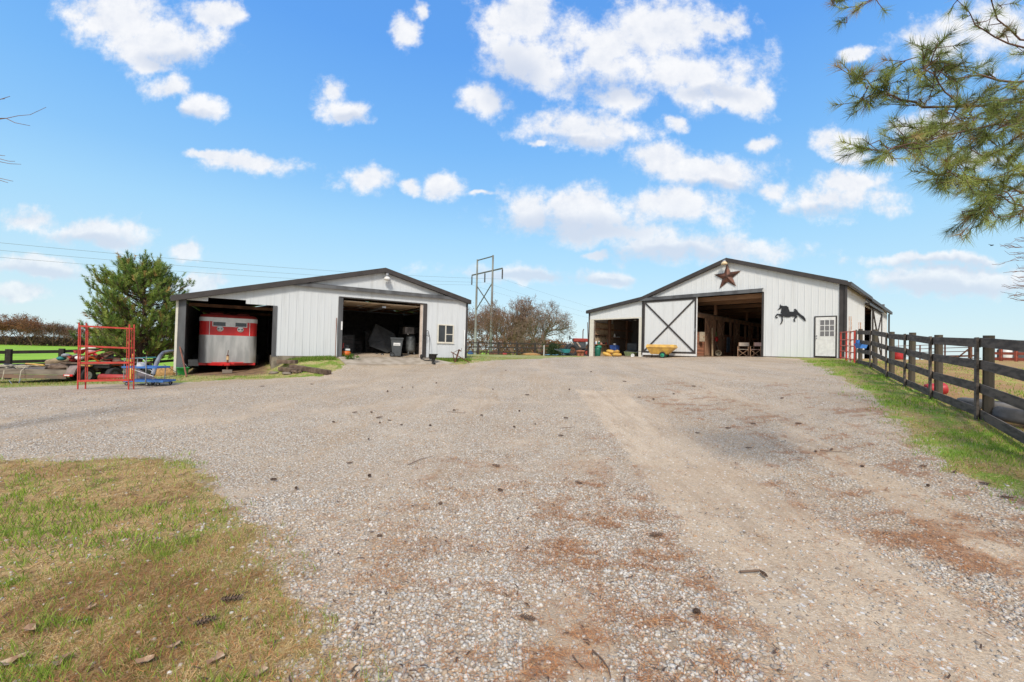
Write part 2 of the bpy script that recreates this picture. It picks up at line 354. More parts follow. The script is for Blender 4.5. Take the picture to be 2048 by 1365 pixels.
def ss(x,a,b): t=np.clip((x-a)/(b-a),0,1); return t*t*(3-2*t)
def zones(x,y):
    d=np.hypot(x,y); z={}
    z['field']=soft(x,y,Z_FIELD,.8,5,3)
    z['pad']=soft(x,y,Z_PAD,.1,6,3)
    z['verge']=soft(x,y,Z_VERGE,.8,7)
    z['lawn']=soft(x,y,Z_LAWN,.55,8)
    z['back']=np.maximum(soft(x,y,Z_BACK,.5,9),soft(x,y,Z_STRIP,.3,10))
    z['bay']=soft(x,y,Z_BAY,.5,11)
    g=np.maximum.reduce([z['field'],z['verge'],z['lawn'],z['back'],z['bay']])
    dirt=np.maximum.reduce([soft(x,y,Z_DIRT,.28,12),.75*soft(x,y,Z_DIRT2,.3,13),.9*soft(x,y,Z_DIRT3,.25,14)])
    pt=ss(fbm(x,y,.9,44),.56,.72)*.5*ss(d,1,3)*(1-ss(d,14,22)*.4)      # bare patches inside the gravel
    xi=x-.07*y+(fbm(x,y,.12,46,3)-.5)*1.6; tr=ss(fbm(xi*1.25,y*.10,1.0,45,3),.48,.66)*.45                   # long wheel tracks
    band=ss(fbm(xi*1.5+9,y*.11,1.0,47,3),.40,.56)
    z['dirt']=np.clip(np.maximum.reduce([dirt,pt,tr*ss(x,-6,0)]),0,1)*(1-g)
    side=ss(x-.32*y,-1.5,.3)*(1-ss(d,13,26))+ .5*(1-ss(d,6,13))*ss(x,-2.2,-.8)
    nd=ss(fbm(x*.75,y*2.0,3.0,61,5),.53,.66)*.85*(.3+.7*band)+ss(fbm(xi*2.6,y*.6,2.4,62,4),.54,.70)*.38+.06
    z['needle']=np.clip(nd*side,0,1)*(1-ss(g,.3,.9)*.7)*(1-.8*soft(x,y,Z_DIRT,.3,12,3))
    z['gravel']=np.clip(1-g-z['dirt'],0,1)
    z['gr']=g
    return z
def gnoise(x,y):
    d=np.hypot(x,y); k=1-ss(d,12,30)
    xi=x-.07*y+(fbm(x,y,.12,46,3)-.5)*1.6; return k*((fbm(xi*3.2,y*.25,1.0,48,3)-.5)*.045*ss(x,-3,0)+(fbm(x,y,.8,3)-.5)*.05+(fbm(x,y,4,4,3)-.5)*.018)
H0s=Hs
def Hn(x,y):
    r=H0s(x,y)+gnoise(np.atleast_1d(np.asarray(x,float)),np.atleast_1d(np.asarray(y,float)))
    return r
th=np.concatenate([np.radians(np.arange(-64,64,.36)),np.radians(np.arange(64,296,4.0))]); nt=len(th)
rad=[.5]
while rad[-1]<1600: rad.append(rad[-1]*(1.013 if rad[-1]<60 else 1.06))
rad=np.array(rad); nr=len(rad)
TT,RR=np.meshgrid(th,rad); GX=(RR*np.sin(TT)).ravel(); GY=(RR*np.cos(TT)).ravel()
GZ=Hn(GX,GY); zz=zones(GX,GY)
GV=np.c_[GX,GY,GZ]
ii=np.arange(nr-1)[:,None]*nt; jj=np.arange(nt)[None,:]; j2=(np.arange(nt)+1)%nt; j2=j2[None,:]
GF=np.stack([(ii+jj),(ii+j2),(ii+nt+j2),(ii+nt+jj)],-1).reshape(-1,4)[:, ::-1]
C1=np.c_[zz['gr'],zz['dirt'],zz['needle']]
grn=np.clip(zz['field']*1.0,0,1)
C2=np.c_[zz['field'],np.maximum(zz['verge']*(1-zz['pad']),0),np.maximum(zz['pad'],0),]
C3=np.c_[zz['lawn'],zz['back'],zz['bay']]
def ground_mat():
    m=bpy.data.materials.new('ground_cover'); m.use_nodes=True; t=m.node_tree; ns=t.nodes; L=t.links.new; b=ns['Principled BSDF']; b.inputs['Roughness'].default_value=.9; b.inputs['Specular IOR Level'].default_value=.15
    tcn=ns.new('ShaderNodeTexCoord'); P=tcn.outputs['Object']
    def vc(l):
        a=ns.new('ShaderNodeVertexColor'); a.layer_name=l; s=ns.new('ShaderNodeSeparateColor'); L(a.outputs[0],s.inputs[0]); return s.outputs
    a1,a2,a3=vc('z1'),vc('z2'),vc('z3')
    def noise(sc,det=4,ro=.55,off=0,st=None):
        n=ns.new('ShaderNodeTexNoise'); n.inputs['Scale'].default_value=sc; n.inputs['Detail'].default_value=det; n.inputs['Roughness'].default_value=ro
        mp=ns.new('ShaderNodeMapping'); mp.inputs['Location'].default_value=(off,off*.7,0); mp.inputs['Scale'].default_value=st or (1,1,1); L(P,mp.inputs[0]); L(mp.outputs[0],n.inputs[0]); return n.outputs['Fac']
    def mr(x,a,b_,c=0,d=1):
        n=ns.new('ShaderNodeMapRange'); n.interpolation_type='SMOOTHSTEP'; L(x,n.inputs[0])
        for i,v in zip((1,2,3,4),(a,b_,c,d)): n.inputs[i].default_value=v
        return n.outputs[0]
    def mm(op,x,y):
        n=ns.new('ShaderNodeMath'); n.operation=op
        for i,v in enumerate((x,y)):
            if isinstance(v,(int,float)): n.inputs[i].default_value=v
            else: L(v,n.inputs[i])
        return n.outputs[0]
    def mx(f,x,y,bt='MIX'):
        n=ns.new('ShaderNodeMix'); n.data_type='RGBA'; n.blend_type=bt
        for i,v in ((0,f),(6,x),(7,y)):
            if isinstance(v,(int,float)): n.inputs[i].default_value=v
            elif isinstance(v,tuple): n.inputs[i].default_value=(*v,1)
            else: L(v,n.inputs[i])
        return n.outputs[2]
    # gravel: pebbles of mixed greys and tans
    def vor(sc):
        v=ns.new('ShaderNodeTexVoronoi'); v.inputs['Scale'].default_value=sc; v.inputs['Randomness'].default_value=1; L(P,v.inputs['Vector']); return v
    v1=vor(42); sp=ns.new('ShaderNodeSeparateColor'); L(v1.outputs['Color'],sp.inputs[0])
    cr=ns.new('ShaderNodeValToRGB'); e=cr.color_ramp; e.interpolation='CONSTANT'
    cols=[(0,(.52,.47,.41)),(.14,(.66,.63,.58)),(.32,(.46,.39,.32)),(.44,(.60,.56,.50)),(.58,(.72,.70,.66)),(.70,(.54,.42,.31)),(.78,(.33,.28,.23)),(.86,(.63,.58,.51)),(.94,(.52,.34,.21))]
    e.elements[0].position=0; e.elements[0].color=(*cols[0][1],1); e.elements[1].position=cols[1][0]; e.elements[1].color=(*cols[1][1],1)
    for p_,c_ in cols[2:]:
        q=e.elements.new(p_); q.color=(*c_,1)
    L(sp.outputs[0],cr.inputs[0])
    gap=mr(v1.outputs['Distance'],.30,.62)
    gcol=mx(gap,cr.outputs[0],(.33,.265,.20))
    big=noise(.6,5,.6,3); gcol=mx(mr(big,.40,.66,0,.5),gcol,(.54,.455,.36))
    big2=noise(2.6,5,.65,13); gcol=mx(mr(big2,.50,.75,0,.5),gcol,(.46,.34,.23))
    gcol=mx(mr(noise(1.0,6,.7,23,(1.6,.16,1)),.47,.66,0,.55),gcol,(.40,.30,.205)); gcol=mx(mr(noise(16,4,.7,27),.60,.74,0,.6),gcol,(.22,.16,.11)); gcol=mx(1.0,gcol,(1.08,1.035,.96),'MULTIPLY')
    # dirt
    v2=vor(95); sp2=ns.new('ShaderNodeSeparateColor'); L(v2.outputs['Color'],sp2.inputs[0])
    d1=mx(mr(noise(1.4,6,.6,7,(1,.5,1)),.35,.68),(.62,.49,.345),(.50,.38,.26))
    d1=mx(mr(noise(38,5,.75,9),.42,.70,0,.75),d1,(.30,.21,.135)); d1=mx(mr(noise(1.0,5,.65,19,(5.5,.5,1)),.48,.66,0,.55),d1,(.38,.28,.19))
    d1=mx(mm('MULTIPLY',mr(sp2.outputs[0],.82,.84),mr(v2.outputs['Distance'],.45,.25)),d1,(.66,.61,.54))
    v3=vor(28); sp3=ns.new('ShaderNodeSeparateColor'); L(v3.outputs['Color'],sp3.inputs[0])
    d1=mx(mm('MULTIPLY',mr(sp3.outputs[0],.90,.91),mr(v3.outputs['Distance'],.4,.3)),d1,(.68,.64,.58))
    dm=mm('ADD',a1[1],mm('MULTIPLY',mm('SUBTRACT',noise(11,5,.7,2),.5),1.1)); col=mx(mr(dm,.33,.66),gcol,d1)
    # pine straw
    ns1=noise(26,6,.75,5,(.5,1.6,1)); nm=mm('ADD',a1[2],mm('MULTIPLY',mm('SUBTRACT',ns1,.5),1.5))
    ncol=mx(mr(noise(60,3,.6,6),.4,.65),(.41,.21,.11),(.24,.13,.075))
    col=mx(mr(nm,.45,.95,0,.62),col,ncol)
    # grass kinds
    fine=noise(70,4,.75,1,(1,1,1)); mid=noise(5,5,.7,4); lo=noise(.9,5,.65,8)
    straw=mx(mr(fine,.36,.64),(.60,.43,.20),(.33,.20,.09)); green=mx(mr(fine,.36,.64),(.20,.30,.045),(.095,.165,.02)); soil=mx(mr(fine,.4,.6),(.23,.145,.08),(.12,.07,.04))
    lawn=mx(mr(mm('ADD',mid,mm('MULTIPLY',lo,.6)),.82,1.0),straw,green); lawn=mx(mr(noise(3.2,6,.75,21),.46,.66,0,.85),lawn,soil)
    verge=mx(mr(noise(2.1,6,.72,31),.38,.58),mx(mr(fine,.35,.65),(.25,.39,.05),(.13,.23,.025)),mx(mr(fine,.35,.65),(.40,.34,.13),(.30,.19,.09)))
    pad=mx(mr(noise(1.3,6,.7,41),.44,.62),mx(mr(fine,.35,.65),(.46,.29,.13),(.27,.145,.07)),mx(mr(noise(4,4,.6,42),.4,.6),(.36,.37,.09),(.42,.25,.115)))
    back=mx(mr(noise(1.7,5,.65,51),.42,.62),mx(mr(fine,.35,.65),(.46,.40,.19),(.30,.24,.10)),mx(mr(fine,.35,.65),(.22,.31,.055),(.13,.20,.03)))
    field=mx(mr(noise(.12,5,.6,61),.35,.65),(.28,.46,.045),(.215,.38,.035))
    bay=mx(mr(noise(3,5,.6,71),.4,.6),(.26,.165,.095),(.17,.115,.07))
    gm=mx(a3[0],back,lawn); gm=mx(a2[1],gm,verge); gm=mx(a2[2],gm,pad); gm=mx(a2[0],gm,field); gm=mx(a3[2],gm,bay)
    gg=mm('ADD',a1[0],mm('MULTIPLY',mm('SUBTRACT',noise(13,5,.7,81),.5),.9)); col=mx(mr(gg,.36,.64),col,gm)
    L(col,b.inputs['Base Color'])
    hh=mm('ADD',mm('MULTIPLY',mm('MULTIPLY',gap,-.009),mm('SUBTRACT',1.0,mm('MAXIMUM',a1[0],a1[1]))),mm('MULTIPLY',noise(55,4,.7,91),.012))
    bp=ns.new('ShaderNodeBump'); bp.inputs['Strength'].default_value=.9; bp.inputs['Distance'].default_value=1.0; L(hh,bp.inputs['Height']); L(bp.outputs[0],b.inputs['Normal'])
    return m
GM=ground_mat()
fc=lambda a: a[GF].mean(1)
cat=np.zeros(len(GF),int); f_,v_,l_,bk_,pd_,by_=[fc(zz[k]) for k in ('field','verge','lawn','back','pad','bay')]
cat[l_>.5]=1; cat[(v_>.5)]=2; cat[(bk_>.5)|(by_>.5)]=3; cat[pd_>.5]=4; cat[f_>.5]=5
for k,nm in enumerate(('gravel_drive','lawn','grass_verge','yard_grass','paddock','field')):
    F=GF[cat==k]; 
    if not len(F): continue
    use=np.unique(F); mp=np.zeros(len(GV),np.int64); mp[use]=np.arange(len(use))
    o=bulk(nm,GV[use],mp[F],GM,smooth=True)
    for ln,C in (('z1',C1),('z2',C2),('z3',C3)):
        a=o.data.color_attributes.new(ln,'FLOAT_COLOR','POINT'); c4=np.ones((len(use),4),np.float32); c4[:,:3]=C[use]; a.data.foreach_set('color',c4.ravel())
    o['kind']='structure'
# ---------------- scattered stones, straw, grass (uncountable ground stuff) ----------------
def sample(n,r0,r1,a0=-58,a1=58,p=1.0):
    t=np.radians(NR.uniform(a0,a1,n)); r=(NR.uniform(0,1,n)**p*(r1-r0)+r0); return r*np.sin(t),r*np.cos(t),r
ph=(1+5**.5)/2
ICO=np.array([(-1,ph,0),(1,ph,0),(-1,-ph,0),(1,-ph,0),(0,-1,ph),(0,1,ph),(0,-1,-ph),(0,1,-ph),(ph,0,-1),(ph,0,1),(-ph,0,-1),(-ph,0,1)])/math.sqrt(1+ph*ph)
ICF=np.array([(0,11,5),(0,5,1),(0,1,7),(0,7,10),(0,10,11),(1,5,9),(5,11,4),(11,10,2),(10,7,6),(7,1,8),(3,9,4),(3,4,2),(3,2,6),(3,6,8),(3,8,9),(4,9,5),(2,4,11),(6,2,10),(8,6,7),(9,8,1)])
def stones(x,y,size):
    n=len(x); z=Hn(x,y); s=size[:,None]*np.c_[NR.uniform(.75,1.25,n),NR.uniform(.55,1.0,n),NR.uniform(.4,.75,n)]
    V=ICO[None]*(1+NR.uniform(-.16,.16,(n,12,1))); V=V*s[:,None,:]
    a=NR.uniform(0,6.28,n); tx=NR.normal(0,.35,n); c,s_=np.cos(tx),np.sin(tx); Y=V[:,:,1]*c[:,None]-V[:,:,2]*s_[:,None]; Zv=V[:,:,1]*s_[:,None]+V[:,:,2]*c[:,None]; V=np.stack([V[:,:,0],Y,Zv],-1)
    c,s_=np.cos(a),np.sin(a); X=V[:,:,0]*c[:,None]-V[:,:,1]*s_[:,None]; Y=V[:,:,0]*s_[:,None]+V[:,:,1]*c[:,None]
    V=np.stack([X+x[:,None],Y+y[:,None],V[:,:,2]+(z+size*.18)[:,None]],-1)
    pal=np.array([(.66,.63,.59),(.57,.54,.50),(.74,.72,.69),(.50,.46,.41),(.62,.54,.45),(.54,.42,.31),(.36,.31,.27),(.60,.42,.28),(.70,.67,.62)]); w=[.2,.17,.13,.12,.13,.08,.05,.04,.08]
    C=pal[NR.choice(len(pal),n,p=w)]*NR.uniform(.70,1.08,(n,1))*np.array([[1.0,.96,.90]])
    return V.reshape(-1,3),(ICF[None]+12*np.arange(n)[:,None,None]).reshape(-1,3),np.repeat(C,12,0)
def pick(x,y,r,key,thr=None,zf=None):
    z=zones(x,y); k=zf(z); u=NR.uniform(0,1,len(x)); return k>u
Vs,Fs,Cs=[],[],[]; o_=0
for (n,r0,r1,s0,s1) in ((76000,1.9,5.0,.0060,.0185),(56000,5.0,10.0,.009,.0165),(26000,10,17,.011,.019)):
    x,y,r=sample(n,r0,r1,p=.75); k=pick(x,y,r,0,zf=lambda z: z['gravel']**1.5*(1-.5*z['needle'])*.9+.09*z['dirt']+.05*z['lawn']+.012*z['verge']); x,y=x[k],y[k]
    V,F,C=stones(x,y,NR.uniform(0,1,len(x))**2.3*(s1-s0)+s0); Vs.append(V); Fs.append(F+o_); Cs.append(C); o_+=len(V)
g=bulk('gravel',np.concatenate(Vs),np.concatenate(Fs),MV('stone',.85,.25,var=.35),np.concatenate(Cs),smooth=True); tag(g,'loose pale grey and tan pebbles spread over the drive','gravel',kind='stuff')
def blades(x,y,ln,w,lean,cols,flat=False,base=0.0):
    n=len(x); z=Hn(x,y)+base; a=NR.uniform(0,6.28,n); L=ln*NR.uniform(.5,1.25,n)
    dx,dy=np.cos(a),np.sin(a); ph_=NR.uniform(0,6.28,n); lx=np.cos(ph_)*lean*NR.uniform(.3,1.3,n); ly=np.sin(ph_)*lean*NR.uniform(.3,1.3,n)
    if flat: lx,ly=np.cos(ph_)*L,np.sin(ph_)*L; up=NR.uniform(.002,.02,n); dx,dy=-np.sin(ph_),np.cos(ph_); cx=NR.normal(0,.12,n)*L
    else: lx*=L;ly*=L;up=L*.9;cx=0*L
    A=np.c_[x-dx*w/2,y-dy*w/2,z+.002]; B=np.c_[x+dx*w/2,y+dy*w/2,z+.002]
    mx_,my_=x+lx*.5+dx*cx,y+ly*.5+dy*cx; mz=z+up*.62
    D=np.c_[mx_-dx*w*.4,my_-dy*w*.4,mz]; E_=np.c_[mx_+dx*w*.4,my_+dy*w*.4,mz]; T=np.c_[x+lx,y+ly,z+(up if not flat else up*.4)]
    V=np.stack([A,B,E_,D,T],1).reshape(-1,3); b=5*np.arange(n)[:,None]; F=np.concatenate([b+np.array([[0,1,2]]),b+np.array([[0,2,3]]),b+np.array([[3,2,4]])])
    return V,F,np.repeat(cols,5,0)
def palette(n,pal,w,j=.2): pal=np.array(pal); return pal[NR.choice(len(pal),n,p=np.array(w)/sum(w))]*NR.uniform(1-j,1+j,(n,1))
STRAW=[(.66,.47,.21),(.54,.35,.14),(.76,.60,.33),(.36,.20,.09)]; GREEN=[(.28,.38,.05),(.20,.30,.04),(.38,.44,.10)]
Vs,Fs,Cs=[],[],[]; o_=0
def push(V,F,C):
    global o_
    Vs.append(V); Fs.append(F+o_); Cs.append(C); o_+=len(V)
for (n,r0,r1,L,w) in ((95000,1.9,4.2,.055,.0035),(75000,4.2,9,.06,.006)):
    x,y,r=sample(n,r0,r1,-60,5,p=.8); k=pick(x,y,r,0,zf=lambda z:z['lawn']); x,y=x[k],y[k]
    gk=ss(fbm(x,y,1.1,300,4)*.75+fbm(x,y,6,301,3)*.35,.55,.68)*.75+.10; isg=NR.uniform(0,1,len(x))<gk
    rd=ss(fbm(x,y,1.6,305,4),.48,.62)[:,None]
    C=np.where(isg[:,None],palette(len(x),GREEN,[4,4,2]),palette(len(x),STRAW,[4,3,2,2])*(1-rd*np.array([[.30,.40,.45]])))
    push(*blades(x[isg],y[isg],L*1.15,w,.6,C[isg])); push(*blades(x[~isg],y[~isg],L*1.1,w*.75,1,C[~isg],flat=True,base=.004))
g=bulk('lawn_grass',np.concatenate(Vs),np.concatenate(Fs),MV('grass_blade',.8,.15,trans=.3),np.concatenate(Cs)); tag(g,'short straw-brown and green grass in the near corner of the yard','grass',kind='stuff')
Vs,Fs,Cs=[],[],[]; o_=0
for (n,r0,r1,L,w) in ((60000,5,10,.055,.006),(70000,10,24,.07,.011)):
    x,y,r=sample(n,r0,r1,18,60,p=.9); k=pick(x,y,r,0,zf=lambda z:z['verge']*(1-z['pad'])+.35*z['pad']); x,y=x[k],y[k]
    gk=ss(fbm(x,y,1.2,310,4),.36,.55)*.8+.15; isg=NR.uniform(0,1,len(x))<gk
    C=np.where(isg[:,None],palette(len(x),[(.24,.38,.045),(.17,.29,.03),(.34,.42,.08)],[4,4,2]),palette(len(x),STRAW,[4,3,2,1]))
    push(*blades(x[isg],y[isg],L,w,.5,C[isg])); push(*blades(x[~isg],y[~isg],L,w,1,C[~isg],flat=True,base=.004))
g=bulk('verge_grass',np.concatenate(Vs),np.concatenate(Fs),MV('grass_blade'),np.concatenate(Cs)); tag(g,'bright green grass strip along the dark board fence','grass',kind='stuff')
Vs,Fs,Cs=[],[],[]; o_=0
x,y,r=sample(60000,10,30,-60,22,p=1.0); k=pick(x,y,r,0,zf=lambda z:z['back']*(1-z['bay'])); x,y=x[k],y[k]
tall=ss(fbm(x,y,.7,322),.5,.7)
push(*blades(x,y,.07+.07*tall.mean(),.012,.5,palette(len(x),[(.24,.34,.05),(.18,.27,.04),(.50,.40,.18),(.40,.30,.12)],[3,2,3,2])))
for (u0,u1,v0,n) in ((-5.3,-3.1,-.5,3500),(1.9,4.2,-.35,3500)):
    u=NR.uniform(u0,u1,n); v=-NR.uniform(0,1,n)**1.5*abs(v0)-.05; xx=PL.x+UL.x*u+VL.x*v; yy=PL.y+UL.y*u+VL.y*v
    push(*blades(xx,yy,.16,.010,.35,palette(n,[(.16,.30,.035),(.12,.22,.025),(.38,.34,.12)],[4,3,2])))
g=bulk('yard_grass_blades',np.concatenate(Vs),np.concatenate(Fs),MV('grass_blade'),np.concatenate(Cs)); tag(g,'patchy grass around the parked trailers and along the wall foot','grass',kind='stuff')
Vs,Fs,Cs=[],[],[]; o_=0
for (n,r0,r1,L,w) in ((150000,1.9,6,.075,.0022),(60000,6,13,.085,.005)):
    x,y,r=sample(n,r0,r1,-58,58,p=.8); k=pick(x,y,r,0,zf=lambda z:z['needle']*.95+.03*z['gravel']+.012+.10*z['lawn']+.12*z['verge']*(1-z['pad'])); x,y=x[k],y[k]
    push(*blades(x,y,L,w,1,palette(len(x),[(.56,.24,.085),(.42,.17,.065),(.64,.37,.17),(.26,.12,.06)],[4,3,2,2]),flat=True,base=.012))
g=bulk('pine_straw',np.concatenate(Vs),np.concatenate(Fs),MV('straw',.8,.2),np.concatenate(Cs)); tag(g,'rust-orange fallen pine needles drifted across the gravel','pine needles',kind='stuff')

x,y,r=sample(16000,1.9,24,-58,50,p=.8); k=pick(x,y,r,0,zf=lambda z:(z['gravel']*.22+z['dirt']*.10+z['needle']*.55+z['lawn']*.25)); x,y=x[k],y[k]
V,F,C=blades(x,y,.055,.010,1,palette(len(x),[(.13,.08,.05),(.09,.06,.045),(.20,.12,.07)],[3,3,2]),flat=True,base=.014); g=bulk('bark_litter',V,F,MV('straw'),C); tag(g,'dark bark crumbs and broken twigs strewn over the drive','litter',kind='stuff')
# ---------------- shared building materials ----------------
def siding_mat(name, base, stain):
    m=M(name, base, .55, 0, col2=stain, scale=1.1, stretch=(3.5,3.5,.35), lo=.50, hi=.85, spec=.35, bump=.0012, bscale=30)
    return m
WHITE_L=siding_mat('weathered_white_siding',(.59,.61,.615),(.47,.48,.47)); WHITE_R=siding_mat('white_siding',(.66,.67,.66),(.57,.575,.56))
TRIM=M('dark_brown_trim',(.052,.044,.040),.5,0,var=.25,scale=3); GREYTRIM=M('faded_charcoal_trim',(.115,.118,.122),.6,0,col2=(.07,.07,.072),scale=2,stretch=(1,1,.3))
ROOFM=M('dark_metal_roof',(.06,.055,.052),.45,.2,var=.3); CONC=M('concrete',(.42,.36,.29),.9,0,col2=(.30,.25,.19),scale=2.2,bump=.003)
CONCD=M('stained_concrete_block',(.27,.23,.17),.9,0,col2=(.12,.10,.075),scale=3,bump=.006)
WOOD=M('rough_brown_wood',(.38,.205,.12),.85,0,col2=(.22,.12,.075),scale=3,stretch=(1,1,.15),bump=.002); WOODX=M('plank_brown_wood',(.42,.18,.10),.85,0,col2=(.22,.10,.06),scale=2.2,stretch=(.25,.25,4),bump=.002)
TIMB=M('tan_timber',(.46,.27,.16),.8,0,col2=(.28,.17,.11),scale=2,stretch=(.3,1,1)); OSB=M('pale_plywood',(.50,.38,.24),.8,0,col2=(.36,.26,.15),scale=4)
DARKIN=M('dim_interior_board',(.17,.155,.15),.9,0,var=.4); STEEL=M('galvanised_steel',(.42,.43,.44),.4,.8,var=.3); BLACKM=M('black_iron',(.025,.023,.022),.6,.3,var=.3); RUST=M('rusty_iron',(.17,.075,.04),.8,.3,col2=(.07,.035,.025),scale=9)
GLASS=M('dark_glass',(.035,.04,.042),.12,0,var=.3,spec=.6,scale=2); CREAM=M('cream_vinyl',(.66,.62,.52),.5,var=.1); WHITEP=M('white_paint',(.72,.71,.68),.5,var=.12)
WEATH=M('grey_weathered_wood',(.23,.19,.15),.85,0,col2=(.13,.10,.08),scale=3,stretch=(.4,.4,3),bump=.002)
def wall(mb, u0,u1, top, bot, holes, v, th=.03, rib=.305, rw=.035, rp=.016, axis='u', sgn=-1):
    """ribbed metal wall in the plane v=const; holes: (ua,ub,za,zb); outward = sgn along v"""
    br=sorted(set([u0,u1]+[h for q in holes for h in q[:2] if u0<h<u1]+[p for p in getattr(top,'br',[]) if u0<p<u1]))
    def P(u,w,z): return (u,v+w,z) if axis=='u' else (v+w,u,z)
    def piece(a,b,w0,w1):
        c=(a+b)/2; segs=[(bot(a),bot(b),None,None)]; spans=[[('b',0),('t',0)]]
        hs=sorted([(q[2],q[3]) for q in holes if q[0]<c<q[1]])
        lo=(bot(a),bot(b)); out=[]
        for (za,zb) in hs:
            if za>lo[0]+.01: out.append((lo[0],lo[1],za,za))
            lo=(zb,zb)
        out.append((lo[0],lo[1],top(a),top(b)))
        for (za,zb,zc,zd) in out:
            if zc-za<.005 and zd-zb<.005: continue
            vs=[P(a,w0,za),P(b,w0,zb),P(b,w0,zd),P(a,w0,zc),P(a,w1,za),P(b,w1,zb),P(b,w1,zd),P(a,w1,zc)]
            mb.add(vs,[(0,1,2,3),(7,6,5,4),(0,4,5,1),(1,5,6,2),(2,6,7,3),(3,7,4,0)])
    for a,b in zip(br[:-1],br[1:]): piece(a,b,0,-sgn*th)
    k=math.floor(u0/rib)+1
    while k*rib<u1-rw:
        a,b=k*rib,k*rib+rw
        if not any(a<x<b for x in br): piece(a,b,sgn*rp,sgn*.0005)
        a2,b2=a+rib*.36,a+rib*.36+.018
        for (a3,b3) in ((a2,b2),(a2+rib*.28,b2+rib*.28)):
            if b3<u1 and not any(a3<x<b3 for x in br): piece(a3,b3,sgn*.005,sgn*.0005)
        k+=1
# ---------------- left pole barn ----------------
ZL=1.0
LBt=thing('pole_barn','low white metal pole barn with a trailer bay and an open garage door','barn',(PL.x,PL.y,ZL),AL)
def LM(): return MB(-ZL)
def zrL(u): return 5.60-.2565*abs(u+.82)
def topL(u): return zrL(u)-.06
topL.br=[-.82]
mb=LM(); wall(mb,-9.12,-5.62,topL,lambda u:3.33,[(-8.2,-6.84,3.33,3.49)],0); wall(mb,-5.62,3.97,topL,lambda u:1.04,[(-2.8,1.33,1.04,3.95),(2.26,3.12,1.92,2.85)],0)
mb.build('front_siding',WHITE_L,LBt)
mb=LM(); wall(mb,.0,12,lambda u:zrL(-9.15)-.08,lambda u:.2,[],-9.2,axis='v',sgn=-1); mb.build('side_wall',WHITE_L,LBt)
mb=LM(); wall(mb,.0,12,lambda u:zrL(4)-.08,lambda u:.95,[],4.0,axis='v',sgn=1); mb.build('side_wall',WHITE_L,LBt)
mb=LM(); wall(mb,-9.2,4.0,topL,lambda u:.3,[],12.0,sgn=1); mb.build('back_wall',WHITE_L,LBt)
mb=LM(); mb.bb(-5.60,-5.52,.04,11.95,1.0,3.30); mb.bb(-5.60,-5.52,.04,11.95,3.3,4.28); mb.build('partition_wall',WHITE_L,LBt)
mb=LM(); mb.bb(-5.78,-5.50,-.03,11.9,-.2,1.0); mb.bb(-5.50,4.02,-.02,.16,.5,1.035); mb.build('foundation',CONCD,LBt)
mb=LM(); mb.bb(-5.49,3.98,.165,11.9,.5,1.02); mb.build('floor_slab',CONC,LBt)
mb=LM()
for s,(ua,ub) in ((0,(-9.42,-.82)),(1,(-.82,4.14))):
    mb.prism([(ua,-.22,zrL(ua)-.02),(ub,-.22,zrL(ub)-.02),(ub,-.22,zrL(ub)+.05),(ua,-.22,zrL(ua)+.05)],(0,12.4,0))
rf=mb.build('roof',ROOFM,LBt)
mb=LM()
for (ua,ub) in ((-9.42,-.82),(-.82,4.14)): mb.prism([(ua,-.245,zrL(ua)-.175),(ub,-.245,zrL(ub)-.175),(ub,-.245,zrL(ub)+.058),(ua,-.245,zrL(ua)+.058)],(0,.022,0))
for (ua,ub) in ((-9.40,-.82),(-.82,4.12)): mb.prism([(ua,-.222,zrL(ua)-.172),(ub,-.222,zrL(ub)-.172),(ub,-.222,zrL(ub)-.15),(ua,-.222,zrL(ua)-.15)],(0,.22,0))
mb.build('rake_trim',TRIM,rf)
mb=LM(); mb.bb(-5.2,3.72,-.17,-.002,4.34,4.36); mb.bb(-5.2,3.72,-.19,-.17,4.32,4.50); mb.prism([(-5.2,-.19,4.50),(-5.2,-.002,4.53),(-5.2,-.002,4.51),(-5.2,-.19,4.48)],(8.92,0,0)); mb.build('door_track_hood',GREYTRIM,LBt)
mb=LM(); mb.bb(-9.17,-8.93,-.04,.14,.0,3.33+.1); mb.build('corner_post',GREYTRIM,LBt)
mb=LM(); mb.bb(-9.26,-9.18,-.03,.02,.2,3.42); mb.build('corner_trim',CREAM,LBt)
mb=LM(); mb.bb(-5.79,-5.62,-.035,.10,1.0,3.325); mb.build('bay_post',GREYTRIM,LBt)
mb=LM(); mb.bb(-3.0,-2.79,-.035,.16,1.04,3.96); mb.build('door_jamb',GREYTRIM,LBt)
mb=LM(); mb.bb(1.34,1.56,-.035,.16,1.04,3.96); mb.build('door_jamb',TRIM,LBt)
mb=LM(); mb.bb(-2.99,1.55,-.04,.16,3.951,4.0); mb.build('door_header',TRIM,LBt)
mb=LM(); mb.bb(1.20,1.335,.02,.10,1.03,3.94); mb.build('door_stop',TIMB if 0 else M('pale_timber_strip',(.56,.46,.38),.7,var=.2),LBt)
mb=LM(); mb.bb(3.93,4.035,-.045,-.002,1.04,4.36); mb.build('corner_trim',TRIM,LBt)
mb=LM(); mb.tube([(3.84,-.08,1.0),(3.84,-.08,2.55),(3.84,-.02,2.62)],.035,8); mb.build('conduit_pipe',WHITEP,LBt)
mb=LM()
for k in range(5): mb.bb(-2.7,1.25,.25+k*.62,.25+k*.62+.60,3.80+.012*k,3.85+.012*k)
for k in range(5):
    for j in range(4): mb.bb(-2.6+j*1.2,-2.5+j*1.2,.27+k*.62,.83+k*.62,3.775,3.80)
mb.build('overhead_door',M('tan_door_back',(.55,.42,.29),.7,col2=(.42,.31,.2),scale=3),LBt)
mb=LM(); [mb.tube([(u,.2,3.7),(u,3.6,3.72)],.02,6) for u in (-2.75,1.28)]; mb.bb(-.8,-.6,.3,3.9,3.62,3.70); mb.build('door_rail',STEEL,LBt)
mb=LM()
